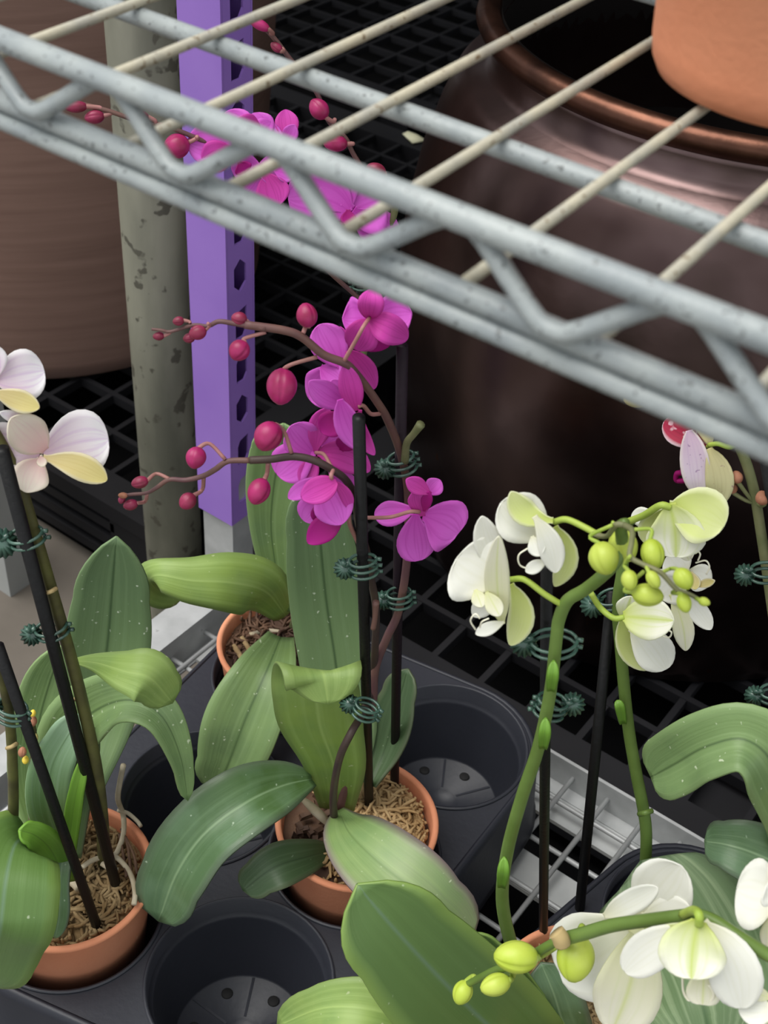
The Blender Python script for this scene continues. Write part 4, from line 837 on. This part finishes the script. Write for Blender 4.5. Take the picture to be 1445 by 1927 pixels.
# ---- nearest white orchid at bottom right, its pot below the frame
R7, p7 = orchid(.330, -.045, 'nearest large white orchid flowers on an arching green spike, bottom right')
filling(R7, p7.c, .0535, m_moss2, nstr=60, seed=61)
O7 = .075
leaf(p7, PX, [(1440, 2230, .0, 70), (1500, 2120, .02, 130), (1570, 2040, .03, 130), (1650, 1990, .03, 40)], L_mid, R7)
leaf(p7, PX, [(1410, 2230, .0, 70), (1390, 2150, .03, 120), (1370, 2080, .05, 110), (1350, 2020, .06, 40)], L_mid, R7)
stake(p7, (1500, 1700), (1400, 2240), .04, oz(p7, 1400, 2240, .10), R7)
spike(p7, PX, [(1400, 2240, .0), (1440, 2120, .02), (1500, 1950, .045), (1510, 1850, .06), (1475, 1812, .07), (1440, 1794, .072), (1395, 1766, O7), (1345, 1734, O7), (1310, 1722, O7), (1280, 1724, O7), (1217, 1732, O7), (1150, 1742, O7), (1091, 1759, O7), (1050, 1769, O7)], 13, m_spikeG, R7)
spike(p7, FF, [(500, 500, O7, 22), (440, 535, O7, 22), (380, 570, O7, 22), (285, 612, O7, 20), (210, 640, O7, 19), (150, 670, O7, 18), (100, 695, O7, 16)], 20, m_spikeG, R7)
tube('node_ring', [p7.at(*conv(FF, x, y), O7 + .006) for x, y in ((492, 462), (512, 488), (520, 515))], .0042, m_node, R7, seg=10)
bud(p7, FF, (312, 575), (200, 146), 185, m_budG, R7, ped=(505, 515, O7), mid=(420, 570), mped=m_pedG, off=O7 + .012, pr=18)
bud(p7, FF, (580, 582), (205, 172), 100, m_budG, R7, ped=(610, 470, O7), mped=m_pedG, off=O7 - .004, pr=16)
bud(p7, FF, (220, 700), (140, 100), 165, m_budG, R7, ped=(310, 620, O7), mid=(295, 665), mped=m_pedG, off=O7 + .008, pr=15)
bud(p7, FF, (72, 735), (110, 90), 115, m_budG, R7, ped=(130, 680, O7), mped=m_pedG, off=O7 + .004, pr=14)
flower(p7, FF, (870, 430), O7 - .022, R7, [
    K((1055, 165), 285, P_white, 'sepal', c=(870, 400), o0=-.004, o1=-.012, peak=.6, q=.46), K((505, 640), 390, P_white, c=(850, 430), o0=.0, o1=.006, peak=.58, q=.45, curve=-.03),
    K((745, 905), 300, P_cream, 'sepal', c=(860, 440), o0=.006, o1=.016, peak=.6, q=.5, curve=-.06), K((950, 265), 110, P_white, c=(710, 390), o0=.010, o1=.010, peak=.55, q=.5), K((1130, 400), 200, P_white, c=(880, 400), o0=-.002, o1=-.004),
    K((960, 450), 90, P_cream, 'lip', c=(820, 450), o0=.012, o1=.016)], m_yellow, 18)
ped(p7, FF, [(870, 440, O7 - .018), (880, 480, O7 - .006), (900, 470, O7), (905, 412, O7)], 16, m_pedG, R7)
flower(p7, FF, (1135, 440), O7 + .010, R7, [
    K((1100, 675), 300, P_limeW, 'sepal', c=(1135, 410), o0=.004, o1=.016, peak=.56, q=.46, curve=.04), K((800, 640), 185, P_white, c=(1110, 455), o0=.0, o1=.008, peak=.6, q=.5, curve=.06), K((1325, 805), 240, P_white, c=(1150, 420), o0=-.002, o1=.002, peak=.62, q=.5, curve=-.1),
    K((870, 500), 70, P_lime, c=(1120, 425), o0=.002, o1=.0), K((1060, 650), 100, P_cream, 'sepal', c=(1130, 460), o0=-.008, o1=-.008),
    K((1150, 790), 150, P_cream, 'lip', c=(1160, 600), o0=-.002, o1=.004, peak=.7, q=.4)], m_pedG, 16)
ped(p7, FF, [(1135, 430, O7 + .016), (1135, 385, O7 + .016), (1110, 365, O7 + .010), (1060, 385, O7 + .002)], 21, m_pedG, R7)
for q in ([(1060, 650), (1065, 730), (1090, 770), (1110, 750)], [(1180, 700), (1200, 740), (1190, 770), (1160, 770)]): ped(p7, FF, [(x, y, O7 + .012) for x, y in q], 6, m_cream, R7)
flower(p7, FF, (1475, 330), O7 - .03, R7, [K((1305, 270), 320, P_white, c=(1480, 320), o0=.0, o1=.004, peak=.55, q=.42), K((1440, 250), 170, P_white, 'sepal', c=(1500, 300), o0=.008, o1=.012), K((1600, 180), 200, P_white, o1=-.004), K((1445, 540), 90, P_cream, 'sepal', c=(1470, 380), o0=.004, o1=.008), K((1640, 330), 280, P_white, c=(1480, 330))], m_yellow, 14)
flower(p7, FF, (1470, 790), O7 + .0, R7, [K((1312, 815), 130, P_white, c=(1480, 820), o0=.004, o1=.010, peak=.55), K((1365, 730), 60, P_cream, 'lip', c=(1460, 760), o0=.0, o1=.006), K((1600, 880), 240, P_white), K((1480, 1000), 150, P_cream, 'sepal', o1=.008), K((1560, 690), 140, P_white, 'sepal', o1=-.006)], m_yellow, 14)
ped(p7, FF, [(1475, 330, O7 - .034), (1510, 420, O7 - .03), (1530, 540, O7 - .02), (1520, 600, O7 - .012)], 14, m_pedG, R7)
ped(p7, FF, [(1470, 790, O7 - .004), (1510, 740, O7 - .004), (1520, 660, O7 - .006)], 14, m_pedG, R7)

# ---- fallen petal on the far pallet
fp = mesh('fallen_petal', [onz(*q, ZP + .004 + h) for q, h in (((757, 252), .0), ((768, 247), .006), ((784, 253), .007), ((802, 264), 0), ((776, 270), .0), ((775, 258), .004))], [(0, 5, 1), (1, 5, 2), (2, 5, 3), (3, 5, 4), (4, 5, 0)], P_white, None, solid=.001)
tag(fp, 'white fallen petal lying on the black pallet, seen through the wire shelf', 'petal')
